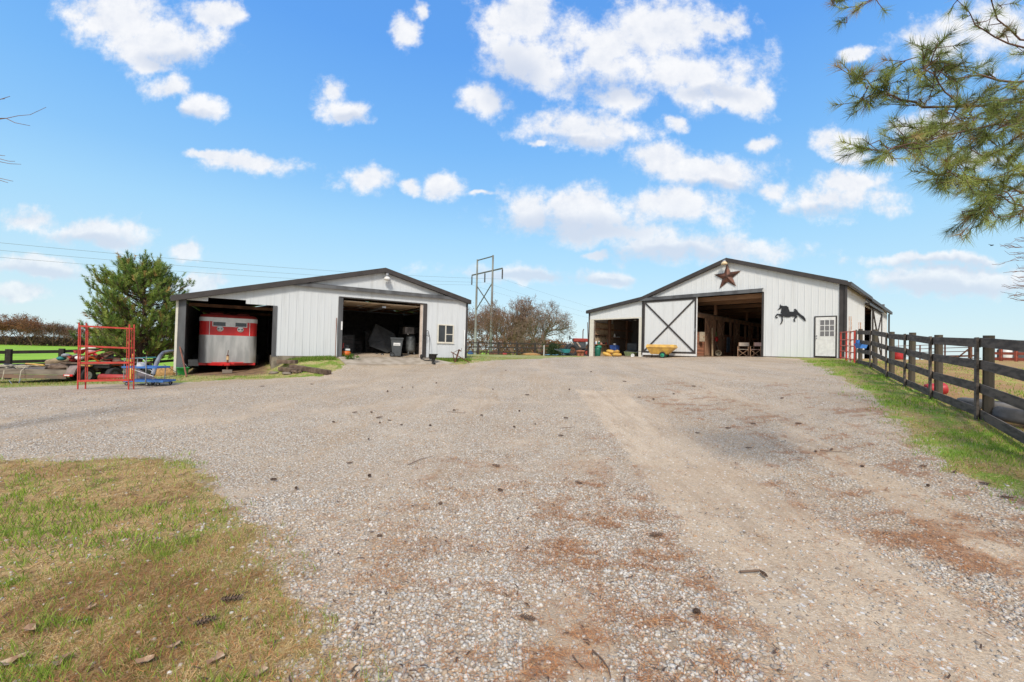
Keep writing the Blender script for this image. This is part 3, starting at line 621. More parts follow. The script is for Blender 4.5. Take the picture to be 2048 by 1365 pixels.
for v in (2.4,4.8,7.2,9.6): mb.bb(-5.5,3.95,v,v+.1,4.12,4.28)
for v in (2.4,7.2): mb.bb(-9.1,-5.62,v,v+.1,3.25,3.4)
mb.build('roof_truss',WOOD,LBt)
mb=LM()
for (a,b) in ((2.20,2.26),(3.12,3.18)): mb.bb(a,b,-.045,.02,1.86,2.91)
mb.bb(2.26,3.12,-.045,.02,2.85,2.91); mb.bb(2.26,3.12,-.045,.02,1.86,1.92); mb.bb(2.66,2.72,-.035,.015,1.92,2.85); mb.bb(2.72,3.12,-.028,.012,2.33,2.37); 
wn=mb.build('window',CREAM,LBt)
mb=LM(); mb.bb(2.262,2.658,-.006,.004,1.922,2.848); mb.bb(2.722,3.118,-.006,.004,1.922,2.328); mb.bb(2.722,3.118,-.0065,.0045,2.372,2.848); mb.build('pane',GLASS,wn)
mb=LM(); mb.bb(2.16,3.22,-.07,-.046,1.83,1.858); mb.build('sill',CREAM,wn)
mb=LM(); mb.tube([(-.74,-.0,5.36),(-.74,-.12,5.38),(-.74,-.26,5.33)],.03,8); mb.lathe([(.0,.12),(.07,.12),(.09,.02),(.09,-.06)],14,(-.74,-.28,5.25)); bl=mb.build('barn_light',M('grey_lamp_housing',(.28,.28,.28),.5,.4),LBt)
mb=LM(); mb.lathe([(.09,0),(.16,-.07),(.175,-.15),(.12,-.19),(0,-.2)],16,(-.74,-.28,5.19)); mb.build('reflector',M('milky_lamp_glass',(.72,.70,.66),.3,var=.1),bl)
# interior dim boards, work bench, shelving seen through the garage door
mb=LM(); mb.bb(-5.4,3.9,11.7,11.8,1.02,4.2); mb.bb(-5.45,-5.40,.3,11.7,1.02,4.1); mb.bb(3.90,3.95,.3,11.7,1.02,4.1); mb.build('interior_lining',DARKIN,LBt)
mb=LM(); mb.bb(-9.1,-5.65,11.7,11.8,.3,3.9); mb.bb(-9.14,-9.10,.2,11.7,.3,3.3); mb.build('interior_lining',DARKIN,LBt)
# apron slab in front of the garage door
a0,a1=gp(692,731.5),gp(915,728.5); q=Matrix.Rotation(-AL,3,'Z')
la=q@(a0-PL); lb=q@(a1-PL)
mb=MB(); tp=[(-2.95,-.02,1.02),(1.6,-.02,1.02),(max(2.6,lb.x),lb.y,lb.z+.03),(la.x,la.y,la.z+.03)]
mb.prism([Vector(p) for p in tp],(0,0,-.3))
ap=mb.build('concrete_apron',CONC); ap.location=(PL.x,PL.y,0); ap.rotation_euler=(0,0,AL); ap['kind']='structure'
# ---------------- right barn ----------------
ZR=1.5
RBt=thing('horse_barn','tall white metal horse barn with dark trim, a sliding door drawn aside and a lean-to','barn',(PR.x,PR.y,ZR),AR)
def RM(): return MB(-ZR)
def zrR(u): return 7.40-.345*abs(u+4.87) if u>-10.49 else 5.46-.152*(-10.49-u)
def topR(u): return zrR(u)-.06
topR.br=[-4.87,-10.49]
botR=lambda u: 1.56 if u>-10.6 else 1.22
mb=RM()
wall(mb,-15.05,-10.42,topR,lambda u:4.03,[],0); wall(mb,-15.05,-14.66,lambda u:4.03,lambda u:1.2,[],0); wall(mb,-10.73,-10.42,lambda u:4.03,lambda u:1.2,[],0)
wall(mb,-10.42,.70,topR,lambda u:1.56,[(-6.65,-2.95,1.56,5.25),(-.47,.49,1.56,3.74)],0)
mb.build('front_siding',WHITE_R,RBt)
mb=RM(); wall(mb,0.0,18.5,lambda u:zrR(.75)-.1,lambda u:1.5,[(6.9,11.6,1.5,4.82)],.74,axis='v',sgn=1); mb.build('side_wall',WHITE_R,RBt)
mb=RM(); wall(mb,.03,18.5,lambda u:zrR(-15.05)-.1,lambda u:1.2,[],-15.1,axis='v',sgn=-1); mb.build('side_wall',WHITE_R,RBt)
mb=RM(); wall(mb,-15.05,.70,topR,lambda u:1.2,[],18.5,sgn=1); mb.build('back_wall',WHITE_R,RBt)
mb=RM(); mb.bb(-10.46,-10.42,.04,18.4,1.2,5.3); mb.build('partition_wall',WOOD,RBt)
mb=RM()
for (ua,ub) in ((-15.28,-10.49),(-10.49,-4.87),(-4.87,.92)):
    za,zb=zrR(ua),zrR(ub) if ub!=-10.49 else 5.46
    mb.prism([(ua,-.2,za-.01),(ub,-.2,zb-.01),(ub,-.2,zb+.06),(ua,-.2,za+.06)],(0,18.9,0))
rf=mb.build('roof',ROOFM,RBt)
mb=RM()
for (ua,ub) in ((-15.30,-10.49),(-10.49,-4.87),(-4.87,.94)):
    za,zb=zrR(ua),zrR(ub) if ub!=-10.49 else 5.46
    mb.prism([(ua,-.225,za-.17),(ub,-.225,zb-.17),(ub,-.225,zb+.068),(ua,-.225,za+.068)],(0,.022,0)); mb.prism([(ua+.02,-.202,za-.168),(ub-.0,-.202,zb-.168),(ub,-.202,zb-.15),(ua+.02,-.202,za-.15)],(0,.2,0))
mb.build('rake_trim',TRIM,rf)
mb=RM(); mb.bb(.93,1.08,-.2,7.3,5.22,5.40); mb.bb(.93,1.06,7.3,18.6,5.16,5.36); mb.build('gutter',TRIM,rf)
mb=RM(); mb.bb(.80,.90,-.10,-.02,1.9,5.25); mb.bb(.80,.90,18.56,18.66,3.7,5.2); mb.build('downspout',TRIM,RBt)
mb=RM(); mb.bb(.58,.775,-.045,-.002,1.5,5.36); mb.bb(.742,.785,0,.16,1.5,5.3); mb.build('corner_trim',TRIM,RBt)
mb=RM(); mb.bb(-15.16,-15.06,-.045,-.002,1.2,4.72); mb.bb(-15.17,-15.12,0,.15,1.2,4.7); mb.bb(-10.53,-10.43,-.05,-.018,1.45,5.3); mb.build('corner_trim',TRIM,RBt)
mb=RM(); mb.bb(-15.04,-14.66,-.04,-.018,1.18,4.1); mb.bb(-10.75,-10.53,-.04,-.018,1.18,4.1); mb.bb(-14.66,-10.75,-.04,-.018,4.03,4.12); mb.build('opening_trim',CREAM,RBt)
mb=RM(); mb.bb(-10.70,-10.60,.05,.2,1.2,4.02); mb.bb(-14.67,-14.60,.0,.1,1.2,4.02); mb.build('opening_post',WEATH,RBt)
mb=RM(); mb.bb(-10.6,-2.9,-.20,-.02,5.24,5.26); mb.bb(-10.6,-2.9,-.22,-.20,5.22,5.42); mb.prism([(-10.6,-.22,5.42),(-10.6,-.0,5.47),(-10.6,-.0,5.45),(-10.6,-.22,5.40)],(7.7,0,0)); mb.build('door_track_hood',GREYTRIM,RBt)
mb=RM(); mb.bb(-2.96,-2.86,-.04,.14,1.5,5.24); mb.build('door_jamb',TRIM,RBt)
mb=RM(); mb.bb(-10.42,-6.65,.0,.1,1.35,1.55); mb.bb(-2.95,-.5,.0,.1,1.35,1.55); mb.bb(.5,.72,0,.1,1.35,1.55); mb.build('skirt_board',WEATH,RBt)
# sliding door with X brace
def xdoor(mb,mt,u0,u1,z0,z1,v,fr=.1,axis='u',sg=-1):
    pass
sd_=RM(); wall(sd_,-10.36,-6.62,lambda u:5.2,lambda u:1.46,[],-.10); dr=sd_.build('sliding_door',WHITE_R,RBt)
mb=RM(); v0,v1=-.145,-.119
mb.bb(-10.36,-10.25,v0,v1,1.60,5.2); mb.bb(-6.76,-6.66,v0,v1,1.60,5.2); mb.bb(-10.25,-6.76,v0,v1,5.09,5.2); mb.bb(-10.25,-6.76,v0,v1,1.60,1.71)
for (a,b) in (((-10.25,1.71),(-6.76,5.09)),((-10.25,5.09),(-6.76,1.71))):
    mb.bar((a[0],-.156 if a[1]<2 else -.150,a[1]),(b[0],-.156 if a[1]<2 else -.150,b[1]),.10,.012,(0,1,0))
mb.build('cross_brace',TRIM,dr)
mb=RM(); mb.bb(-10.38,-6.60,-.14,-.09,1.44,1.58); mb.bb(-6.655,-6.60,-.14,-.09,1.58,5.2); mb.build('door_edge',WHITEP,dr)
mb=RM(); mb.tube([(-6.70,-.15,3.0),(-6.70,-.21,3.0),(-6.70,-.21,3.2),(-6.70,-.15,3.2)],.015,6); mb.build('handle',STEEL,dr)
# side door, half open
mb=RM(); wall(mb,8.9,13.5,lambda u:4.85,lambda u:1.55,[],.86,axis='v',sgn=1); dr=mb.build('sliding_door',WHITE_R,RBt)
mb=RM()
for (a,b) in (((8.95,1.6),(13.45,4.8)),((8.95,4.8),(13.45,1.6)),((8.95,1.6),(8.95,4.8)),((13.45,1.6),(13.45,4.8)),((8.95,4.8),(13.45,4.8))):
    mb.bar((.895,a[0],a[1]),(.895,b[0],b[1]),.012,.10,(1,0,0))
mb.build('cross_brace',TRIM,dr)
mb=RM(); mb.bb(.80,1.0,6.8,13.7,4.88,5.02); mb.build('door_track_hood',TRIM,RBt)
# man door
mb=RM(); mb.bb(-.41,.43,-.03,.02,1.64,3.68); md=mb.build('entry_door',WHITEP,RBt)
mb=RM(); mb.bb(-.465,-.43,-.05,.02,1.58,3.735); mb.bb(.45,.485,-.05,.02,1.58,3.735); mb.bb(-.43,.45,-.05,.02,3.70,3.735); mb.build('door_frame',TRIM,md)
mb=RM()
for i in range(3):
    for j in range(3): mb.bb(-.21+i*.205,-.03+i*.205,-.036,-.031,2.68+j*.29,2.93+j*.29)
mb.build('window_pane',M('curtained_glass',(.20,.19,.19),.25,col2=(.12,.115,.115),scale=14,stretch=(4,4,.5)),md)
mb=RM()
for i in range(4): mb.bb(-.24+i*.205,-.21+i*.205,-.044,-.031,2.65,3.54)
for j in range(4): mb.bb(-.24,.405,-.042,-.031,2.65+j*.29,2.68+j*.29)
for (a,b) in ((-.27,.02),(.10,.37)):
    for (zc,zd) in ((1.78,2.50),):
        mb.bb(a,b,-.036,-.031,zd-.02,zd); mb.bb(a,b,-.036,-.031,zc,zc+.02); mb.bb(a,a+.02,-.036,-.031,zc+.02,zd-.02); mb.bb(b-.02,b,-.036,-.031,zc+.02,zd-.02)
mb.build('muntin',WHITEP,md)
mb=RM(); mb.lathe([(.0,0),(.03,.0),(.035,.03),(.0,.06)],10,(-.35,-.09,2.56),Matrix.Rotation(math.pi/2,3,'X')); mb.lathe([(.0,0),(.03,.0),(.0,.03)],10,(-.35,-.06,2.70),Matrix.Rotation(math.pi/2,3,'X')); mb.build('handle',STEEL,md)
mb=RM(); mb.bb(-.6,.62,-.32,-.05,1.44,1.56); mb.build('door_step',WEATH,RBt)
mb=RM(); mb.tube([(-4.9,-.22,7.3),(-4.9,-.4,7.28)],.03,8); mb.lathe([(0,.1),(.08,.1),(.10,.0)],14,(-4.9,-.42,7.2)); bl=mb.build('barn_light',M('grey_lamp_housing',(.28,.28,.28),.5,.4),RBt)
mb=RM(); mb.lathe([(.10,0),(.17,-.08),(.19,-.17),(0,-.2)],16,(-4.9,-.42,7.2)); mb.build('reflector',M('amber_lamp_glass',(.72,.55,.33),.3,var=.15),bl)
# stall fronts down the aisle (plane u=-6.75), trusses, posts
us=-6.95
mb=RM(); 
for k in range(8): mb.bb(us-.05,us,.35,17.5,1.45+k*.2,1.64+k*.2)
mb.build('stall_wall',WOODX,RBt)
mb=RM(); mb.bb(us-.07,us+.03,.2,17.6,4.02,4.28); mb.build('top_beam',TIMB,RBt)
mb=RM(); mb.bb(us-.02,us+.045,.2,17.6,4.281,4.33); mb.build('stall_door_rail',WEATH,RBt)
for v in (.3,3.35,3.55,6.5,9.6,12.7,15.8):
    mb=RM(); mb.bb(us-.08,us+.06,v,v+.16,1.4,4.015); mb.build('stall_post',WOOD,RBt)
for v in (1.75,3.9,7.0,10.1,13.2):
    mb=RM(); 
    for j in range(5): mb.bb(us+.065,us+.10,v+j*.23,v+j*.23+.222,1.5,4.0)
    d_=mb.build('stall_door',WOOD,RBt)
    mb=RM(); mb.bb(us+.101,us+.125,v,v+1.14,3.86,3.99); mb.bb(us+.101,us+.125,v,v+1.14,2.55,2.68); mb.bb(us+.101,us+.125,v,v+1.14,1.5,1.63)
    mb.bar((us+.117,v+.05,2.7),(us+.117,v+1.09,3.85),.02,.09,(1,0,0)); mb.bar((us+.122,v+.05,3.85),(us+.122,v+1.09,2.7),.02,.09,(1,0,0)); mb.build('door_brace',M('tan_brown_brace',(.34,.20,.12),.8,var=.3),d_)
for v in (.9,3.2,6.2,9.4,12.6,15.8):
    mb=RM(); mb.bb(-10.4,.66,v,v+.09,5.02,5.30); mb.build('roof_truss',TIMB,RBt)
mb=RM()
for z,u in ((6.0,-7.5),(5.75,-8.3),(6.4,-6.3),(6.6,-3.4),(6.0,-1.6)): mb.bb(u-.05,u+.05,.1,18.4,z-.13,z)
mb.build('roof_purlin',WOOD,RBt)
for v in (3.2,9.4,15.8):
    mb=RM(); mb.bb(-6.9,-6.75,v+.1,v+.25,4.34,5.21); mb.bb(-2.75,-2.6,v+.1,v+.25,1.4,5.21); mb.build('aisle_post',WOOD,RBt)
mb=RM(); mb.bb(-2.72,-2.66,.35,17.5,1.45,3.2); mb.build('stall_wall',WOODX,RBt)
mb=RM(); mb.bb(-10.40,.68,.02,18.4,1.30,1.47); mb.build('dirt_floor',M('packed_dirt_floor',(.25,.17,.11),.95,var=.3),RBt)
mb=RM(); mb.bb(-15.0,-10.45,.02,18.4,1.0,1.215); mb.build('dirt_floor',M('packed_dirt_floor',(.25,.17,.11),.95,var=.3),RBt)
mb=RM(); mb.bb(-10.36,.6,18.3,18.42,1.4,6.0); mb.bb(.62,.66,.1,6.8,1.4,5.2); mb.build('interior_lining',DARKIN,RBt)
# lean-to interior: pale plywood side, girts, shelves
mb=RM(); mb.bb(-15.02,-14.96,.15,3.2,1.25,3.9); mb.build('plywood_lining',OSB,RBt)
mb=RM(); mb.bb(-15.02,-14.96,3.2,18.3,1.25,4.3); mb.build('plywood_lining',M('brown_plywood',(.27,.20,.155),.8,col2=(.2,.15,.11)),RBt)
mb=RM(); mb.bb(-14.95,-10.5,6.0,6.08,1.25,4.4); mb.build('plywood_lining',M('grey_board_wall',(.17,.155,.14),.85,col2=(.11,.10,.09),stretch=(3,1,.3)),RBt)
mb=RM()
for z in (3.35,): mb.bb(-14.95,-14.88,.2,6,z,z+.12)
mb.build('wall_girt',WOOD,RBt)
mb=RM(); mb.bb(-14.95,-14.75,2.3,2.5,1.2,4.3); mb.bb(-14.95,-14.8,5.0,5.15,1.2,4.3); mb.bb(-12.6,-12.4,5.8,5.99,1.2,4.4); mb.build('wall_post',WOOD,RBt)
for (v0,v1,z,w) in ((.25,2.25,2.12,.42),(.25,2.25,2.92,.16),(2.6,4.9,2.75,.34)):
    mb=RM(); mb.bb(-14.95,-14.95+w,v0,v1,z,z+.04); [mb.bar((-14.94,v,z-.18),(-14.95+w*.9,v,z),.03,.03) for v in (v0+.1,v1-.1)]; mb.build('wall_shelf',WOOD,RBt)
# star and horse on the front
def rloc(u,v,z): return (PR.x+UR.x*u+VR.x*v, PR.y+UR.y*u+VR.y*v, z)
def lloc(u,v,z): return (PL.x+UL.x*u+VL.x*v, PL.y+UL.y*u+VL.y*v, z)
mb=MB(); pts=[]
for k in range(10):
    a=math.pi/2+k*math.pi/5+.04; r=.82 if k%2==0 else .31; pts.append((r*math.cos(a),-.03,r*math.sin(a)))
mb.add(pts+[(0,-.16,0),(0,0.03,0)],[(k,(k+1)%10,10)[::-1] for k in range(10)]+[(k,(k+1)%10,11) for k in range(10)])
solo(mb,'metal_star',M('rusty_star_metal',(.15,.065,.042),.55,.35,col2=(.06,.032,.024),scale=4),'large rusty brown five-pointed star mounted high on the gable','star',rloc(-4.84,-.03,6.33),AR)
HP=[(1110,705),(1125,690),(1133,645),(1140,660),(1170,668),(1205,665),(1228,680),(1232,700),(1240,718),(1245,735),(1290,735),(1303,722),(1295,708),(1310,700),(1330,715),(1350,745),(1380,770),(1410,790),(1430,815),(1436,850),(1418,842),(1395,820),(1370,800),(1345,778),(1330,770),(1322,782),(1338,792),(1332,803),(1308,820),(1305,832),(1313,850),(1300,852),(1290,838),(1292,822),(1310,798),(1290,792),(1268,790),(1230,802),(1190,798),(1165,790),(1162,808),(1165,840),(1155,868),(1135,886),(1130,880),(1148,855),(1150,830),(1146,795),(1130,790),(1105,770),(1092,778),(1085,795),(1103,800),(1100,812),(1082,808),(1072,795),(1078,778),(1095,760),(1125,762),(1148,765),(1138,745),(1145,718),(1150,700),(1140,695),(1125,708),(1108,714),(1102,706)]
poly=[]
for (a,b) in HP:
    px,py=1370+a/5.935,500+b/5.935; d=ray(px,py); n=VR; t=(PR-EYE).dot(n)/d.dot(n); p=EYE+d*t-PR; poly.append((p.dot(UR),p.z+0))
cu=sum(p[0] for p in poly)/len(poly); cz=sum(p[1] for p in poly)/len(poly); 
from mathutils.geometry import tessellate_polygon
mb=MB(); pl=[Vector((u-cu,0,z+EYE.z*0-cz)) for (u,z) in poly]; pb=[Vector((p.x,-.025,p.z)) for p in pl]; tr=tessellate_polygon([[Vector((p.x,p.z,0)) for p in pl]]); n=len(pl)
mb.add(pl+pb,[tuple(t) for t in tr]+[tuple(i+n for i in t[::-1]) for t in tr]+[(i,(i+1)%n,(i+1)%n+n,i+n) for i in range(n)])
solo(mb,'horse_silhouette',M('black_sheet_metal',(.03,.03,.032),.5,.2,var=.2),'black metal trotting horse cut-out on the white wall left of the entry door','wall ornament',rloc(cu,-.02,cz),AR)
# ---------------- woody plants ----------------
def segmesh(segs, n=4):
    """segs: (p0,p1,r0,r1) array -> verts, faces"""
    A=np.array([s[0] for s in segs]); B=np.array([s[1] for s in segs]); ra=np.array([s[2] for s in segs]); rb=np.array([s[3] for s in segs])
    d=B-A; L=np.linalg.norm(d,axis=1)+1e-9; d=d/L[:,None]; ref=np.where(np.abs(d[:,2:3])<.9,[[0,0,1.]],[[1.,0,0]]); x=np.cross(d,ref); x/=np.linalg.norm(x,axis=1)[:,None]+1e-9; y=np.cross(d,x)
    t=2*np.pi*np.arange(n)/n; c,s=np.cos(t),np.sin(t)
    ring=x[:,None,:]*c[None,:,None]+y[:,None,:]*s[None,:,None]
    V=np.concatenate([A[:,None]+ring*ra[:,None,None],B[:,None]+ring*rb[:,None,None]],1).reshape(-1,3)
    o=2*n*np.arange(len(segs))[:,None]; F=[]
    for j in range(n): k=(j+1)%n; F.append(o+np.array([[j,k,n+k,n+j]]))
    return V,np.concatenate(F)
def unit(v): return v/(np.linalg.norm(v)+1e-9)
def grow(q, p, d, L, r, lvl, segs, tips, nch, up=.12, jit=.22, spread=.75, ratio=.62, minr=.004):
    k=max(2,min(6,int(L/.35)+1)) if lvl>0 else 3; pts=[p]; rs=[r]
    for i in range(k):
        d=unit(d+q.normal(0,jit,3)+np.array([0,0,up])); p=p+d*L/k; pts.append(p); rs.append(max(minr,r*(1-.55*(i+1)/k)))
    for i in range(k): segs.append((pts[i],pts[i+1],rs[i],rs[i+1]))
    if lvl==0: tips.append((p,d)); return
    for c in range(nch[lvl-1]):
        t=.30+.70*(c+q.random())/nch[lvl-1]; f=t*k; i=min(int(f),k-1); b=pts[i]+(pts[i+1]-pts[i])*(f-i)
        a=unit(np.cross(unit(pts[i+1]-pts[i]),q.normal(0,1,3))); nd=unit(unit(pts[i+1]-pts[i])*(1-spread*.45)+a*spread*(.7+.5*q.random()))
        grow(q,b,nd,L*ratio*(1.15-.4*t)*q.uniform(.8,1.15),rs[i]*.60,lvl-1,segs,tips,nch,up,jit,spread,ratio,minr)
BARKG=M('grey_brown_bark',(.23,.135,.095),.9,0,var=.4,scale=8); BARKP=M('pine_bark',(.13,.082,.058),.9,0,var=.4,scale=8); BARKL=M('light_grey_bark',(.25,.165,.125),.9,0,var=.35,scale=8)
LEAFM=MV('foliage_leaf',.75,.2,trans=.35)
def leafcloud(q,P,n,spread,size,pal,w,flat=False):
    P=np.asarray(P); i=q.integers(0,len(P),n); c=P[i]+q.normal(0,spread,(n,3)); a=q.normal(0,1,(n,3)); a/=np.linalg.norm(a,axis=1)[:,None]; b=np.cross(a,q.normal(0,1,(n,3))); b/=np.linalg.norm(b,axis=1)[:,None]
    s=size*q.uniform(.6,1.3,(n,1)); V=np.stack([c-a*s,c+b*s*.6,c+a*s,c-b*s*.6],1).reshape(-1,3); F=4*np.arange(n)[:,None]+np.array([[0,1,2,3]])
    pal=np.array(pal); C=pal[q.choice(len(pal),n,p=np.array(w)/sum(w))]*q.uniform(.7,1.25,(n,1)); return V,F,np.repeat(C,4,0)
def bare_tree(seed,Ht,label,group=None,nch=(4,5,5,7),stems=3,r=.2,leaves=0,lsz=.1,lcol=None,spread=.8,bark=BARKG,up=.10,minr=.012,cat='tree',ratio=.62,name='bare_tree',lv=4,lsp=.25):
    q=np.random.default_rng(seed); segs=[];tips=[]
    trunk=[]; grow(q,np.array([0,0,-.2]),np.array([0,0,1.]),Ht*.12,r,0,trunk,[],nch,up,.05)
    top=trunk[-1][1]
    for s in range(stems):
        a=2*math.pi*s/stems+q.uniform(-.4,.4); d=unit(np.array([math.cos(a)*.62,math.sin(a)*.62,1]))
        grow(q,top-np.array([0,0,.1*s]),d,Ht*.45,r*.72,lv,segs,tips,nch,up,.16,spread,ratio,minr)
    t=thing(name,label,cat,group=group)
    k=max(s[1][2] for s in segs)/Ht
    def sc(S_): return [(a/k,b/k,c,d) for a,b,c,d in S_]
    V,F=segmesh(sc(trunk),8); bulk('trunk',V,F,bark,smooth=True,parent=t)
    V,F=segmesh(sc(segs),3); bulk('crown',V,F,bark,parent=t)
    if leaves:
        V,F,C=leafcloud(q,[p/k for p,_ in tips],leaves,lsp,lsz,lcol,[3,3,2]); bulk('foliage',V,F,LEAFM,C,parent=t)
    return t
def put(t,px,D,s=1.0,rz=0.0,dz=0.0):
    p=gat(px,D); t.location=(p.x,p.y,p.z+dz); t.rotation_euler=(0,0,rz); t.scale=(s,s,s); return t
RUS=[(.26,.11,.05),(.19,.085,.045),(.33,.17,.08)]; RUS2=[(.20,.10,.06),(.15,.08,.05),(.27,.16,.09)]
G1='bare trees beyond the middle fence'
t1=bare_tree(1,12.8,'tall many-stemmed leafless tree, highest crown right of the power poles',G1,stems=4,r=.30,minr=.019); put(t1,1026,80,1,.3)
t2=bare_tree(2,11.6,'broad domed leafless tree, the rightmost one before the barn',G1,stems=5,r=.28,spread=.95,up=.03,bark=BARKL,minr=.018); put(t2,1078,78,1,1.1)
t3=bare_tree(3,12.0,'tree with sparse russet leaves standing behind the two power poles',G1,stems=3,leaves=1500,lcol=RUS,lsz=.12,minr=.017,lsp=.9); put(t3,972,100,1.12)
t4=copy_tree(t3); t4['label']='russet-leaved tree hard against the right edge of the garage barn'; put(t4,944,97,1.0,2.0)
t5=copy_tree(t1); t5['label']='thin leafless tree between the power poles and the tallest tree'; put(t5,1002,92,.95,2.6)
t6=copy_tree(t2); t6['label']='lower leafless tree in front of the domed tree trunk'; put(t6,1052,95,.93,4.0)
# far woods on the left, each tree a copy of two kinds
w1=bare_tree(11,13,'x','woodland trees beyond the green field',stems=4,leaves=4200,lcol=RUS,lsz=.20,minr=.03,nch=(3,3,4,5),name='oak_tree',lsp=.5)
w2=bare_tree(12,12,'x','woodland trees beyond the green field',stems=4,leaves=1500,lcol=RUS2,lsz=.18,minr=.035,nch=(3,4,5,5),name='oak_tree',lsp=.5)
FAR=[(-28,185,1.0,0,'rusty crowned oak cut by the left picture edge'),(12,182,1.02,0,'wide brown oak beside the left picture edge'),(38,186,1.08,0,'tallest rust-brown oak of the far left wood'),(62,180,.98,0,'orange-brown oak right of the tallest oak in the far wood'),
 (82,192,.88,1,'greyish thin-crowned oak in the dip of the far wood'),(106,184,.93,1,'pale brown oak left of the gap before the pine'),(124,188,.86,1,'small bare oak left of the red scaffold frames'),(146,186,.78,1,'low grey oak seen between the scaffold uprights'),
 (172,190,.8,1,'grey oak behind the left boughs of the pine'),(200,185,.82,0,'brown oak seen under the left boughs of the pine'),(232,190,.8,1,'grey oak behind the middle of the pine'),(262,188,.8,0,'brown oak behind the pine trunk'),(300,190,.82,1,'grey oak behind the right side of the pine'),(330,186,.84,0,'brown oak just left of the trailer bay corner')]
for i,(px,D,s,k,lb) in enumerate(FAR):
    src=(w1,w2)[k]; first=(i==0) or (i==4)
    t=src if first else copy_tree(src); t['label']=lb; put(t,px,D,s,i*1.7)
# undergrowth and hill woods: one mass
def woodmass(name,label,pts,h,n,sz,pal,seed):
    q=np.random.default_rng(seed); P=[]
    m=n*2; t=q.random(m)*(len(pts)-1); i=t.astype(int); f=t-i; A=np.array(pts)[i]; B=np.array(pts)[np.minimum(i+1,len(pts)-1)]
    c=A+(B-A)*f[:,None]; x=c[:,0]+q.normal(0,3,m); y=c[:,1]+q.normal(0,5,m); hh=c[:,2]*h*(.75+.5*vn(x,y*0,.22,seed))
    z=H0s(x,y)+q.random(m)**.8*hh
    V,F,C=leafcloud(q,np.c_[x,y,z],n,.3,sz,pal,[3,3,2]); o=bulk(name,V,F,LEAFM,C); tag(o,label,'woods',kind='stuff')
p_=[gat(px,D) for px,D in ((-80,196),(60,196),(180,196),(360,196))]; woodmass('undergrowth','grey-brown undergrowth filling the foot of the far left wood',[(p.x,p.y,1) for p in p_],3.6,20000,.35,[(.13,.085,.06),(.17,.11,.08),(.22,.12,.06)],5)
p_=[(gat(px,D),k) for px,D,k in ((860,150,1.0),(1000,150,1.1),(1060,140,1.15),(1110,130,1.0),(1150,125,.8),(1200,125,.55),(1250,130,.5))]; woodmass('hill_woods','low russet woods behind the bare trees between the two barns',[(p.x,p.y,k) for p,k in p_],7.2,30000,.28,[(.24,.11,.06),(.17,.085,.05),(.30,.16,.08)],6)
# ---------------- pine behind the scrap trailers ----------------
def tufts(q,tips,per,shoot,nl,w,pal,wt,open_=.9):
    n=len(tips); P=np.array([t[0] for t in tips]); D=np.array([unit(t[1]) for t in tips]); P=np.repeat(P,per,0); Dd=np.repeat(D,per,0); m=n*per
    s=q.random(m)[:,None]; base=P-Dd*shoot*s; a=np.cross(Dd,q.normal(0,1,(m,3))); a/=np.linalg.norm(a,axis=1)[:,None]+1e-9
    nd=Dd*(.55+.3*q.random((m,1)))+a*open_*(.5+.6*q.random((m,1))); nd/=np.linalg.norm(nd,axis=1)[:,None]; L=nl*q.uniform(.7,1.15,(m,1)); side=np.cross(nd,q.normal(0,1,(m,3))); side/=np.linalg.norm(side,axis=1)[:,None]+1e-9
    V=np.stack([base-side*w/2,base+side*w/2,base+nd*L-np.array([[0,0,.10]])*L],1).reshape(-1,3); F=3*np.arange(m)[:,None]+np.array([[0,1,2]])
    pal=np.array(pal); ct=pal[q.choice(len(pal),n,p=np.array(wt)/sum(wt))]*q.uniform(.75,1.25,(n,1)); C=np.repeat(np.repeat(ct,per,0)*q.uniform(.8,1.2,(m,1)),3,0); return V,F,C
q=np.random.default_rng(21); base=gat(279,21.5); pt=thing('pine_tree','dark green broad-crowned pine standing behind the scrap trailer','tree',base)
segs=[];tips=[];tips2=[]
tr=[np.array([0,0,-.2]),np.array([.02,0,1.2]),np.array([.15,0,2.6]),np.array([.05,.1,4.0]),np.array([-.1,.1,5.6])]
for i in range(4): segs.append((tr[i],tr[i+1],.15-.032*i,.15-.032*(i+1)))
t2s=[np.array([-.25,.1,-.2]),np.array([-.45,.1,1.2]),np.array([-.9,.0,2.4]),np.array([-1.1,0,3.6])]
for i in range(3): segs.append((t2s[i],t2s[i+1],.10-.025*i,.10-.025*(i+1)))
Vt,Ft=segmesh(segs,8); bulk('trunk',Vt,Ft,BARKP,smooth=True,parent=pt); segs=[]
for k in range(150):
    zc=.85+4.75*(k+.5)/150; f=(zc-.8)/4.9; a=k*2.399+q.uniform(-.3,.3)
    Rm=2.3*math.sqrt(max(.03,1-(max(0,f-.28)/.74)**2))*(.80 if f<.1 else 1)*q.uniform(.62,1.06)
    end=np.array([math.cos(a)*Rm-.1,math.sin(a)*Rm,zc+.15*q.normal()+(.35 if f<.75 else .1)]); h0=max(.7,zc-.35-.35*Rm*q.random()); bt=min(int(h0/1.4),3); st=tr[bt]+(tr[bt+1]-tr[bt])*min(1,max(0,(h0-tr[bt][2])/(tr[bt+1][2]-tr[bt][2]+1e-6)))
    mid=(st+end)/2+np.array([0,0,-.12]); pts=[st,mid,end]
    segs+= [(st,mid,.035,.022),(mid,end,.022,.010)]
    for j in range(22):
        t=.35+.65*q.random(); p=(mid+(end-mid)*((t-.5)*2)) if t>.5 else st+(mid-st)*t*2
        d=unit(unit(end-st)*.55+q.normal(0,.42,3)+np.array([0,0,.75])); L=q.uniform(.22,.6); e=p+d*L; segs.append((p,e,.009,.005)); (tips if (t>.5 or q.random()<.35) else tips2).append((e,unit(d+np.array([0,0,.5]))))
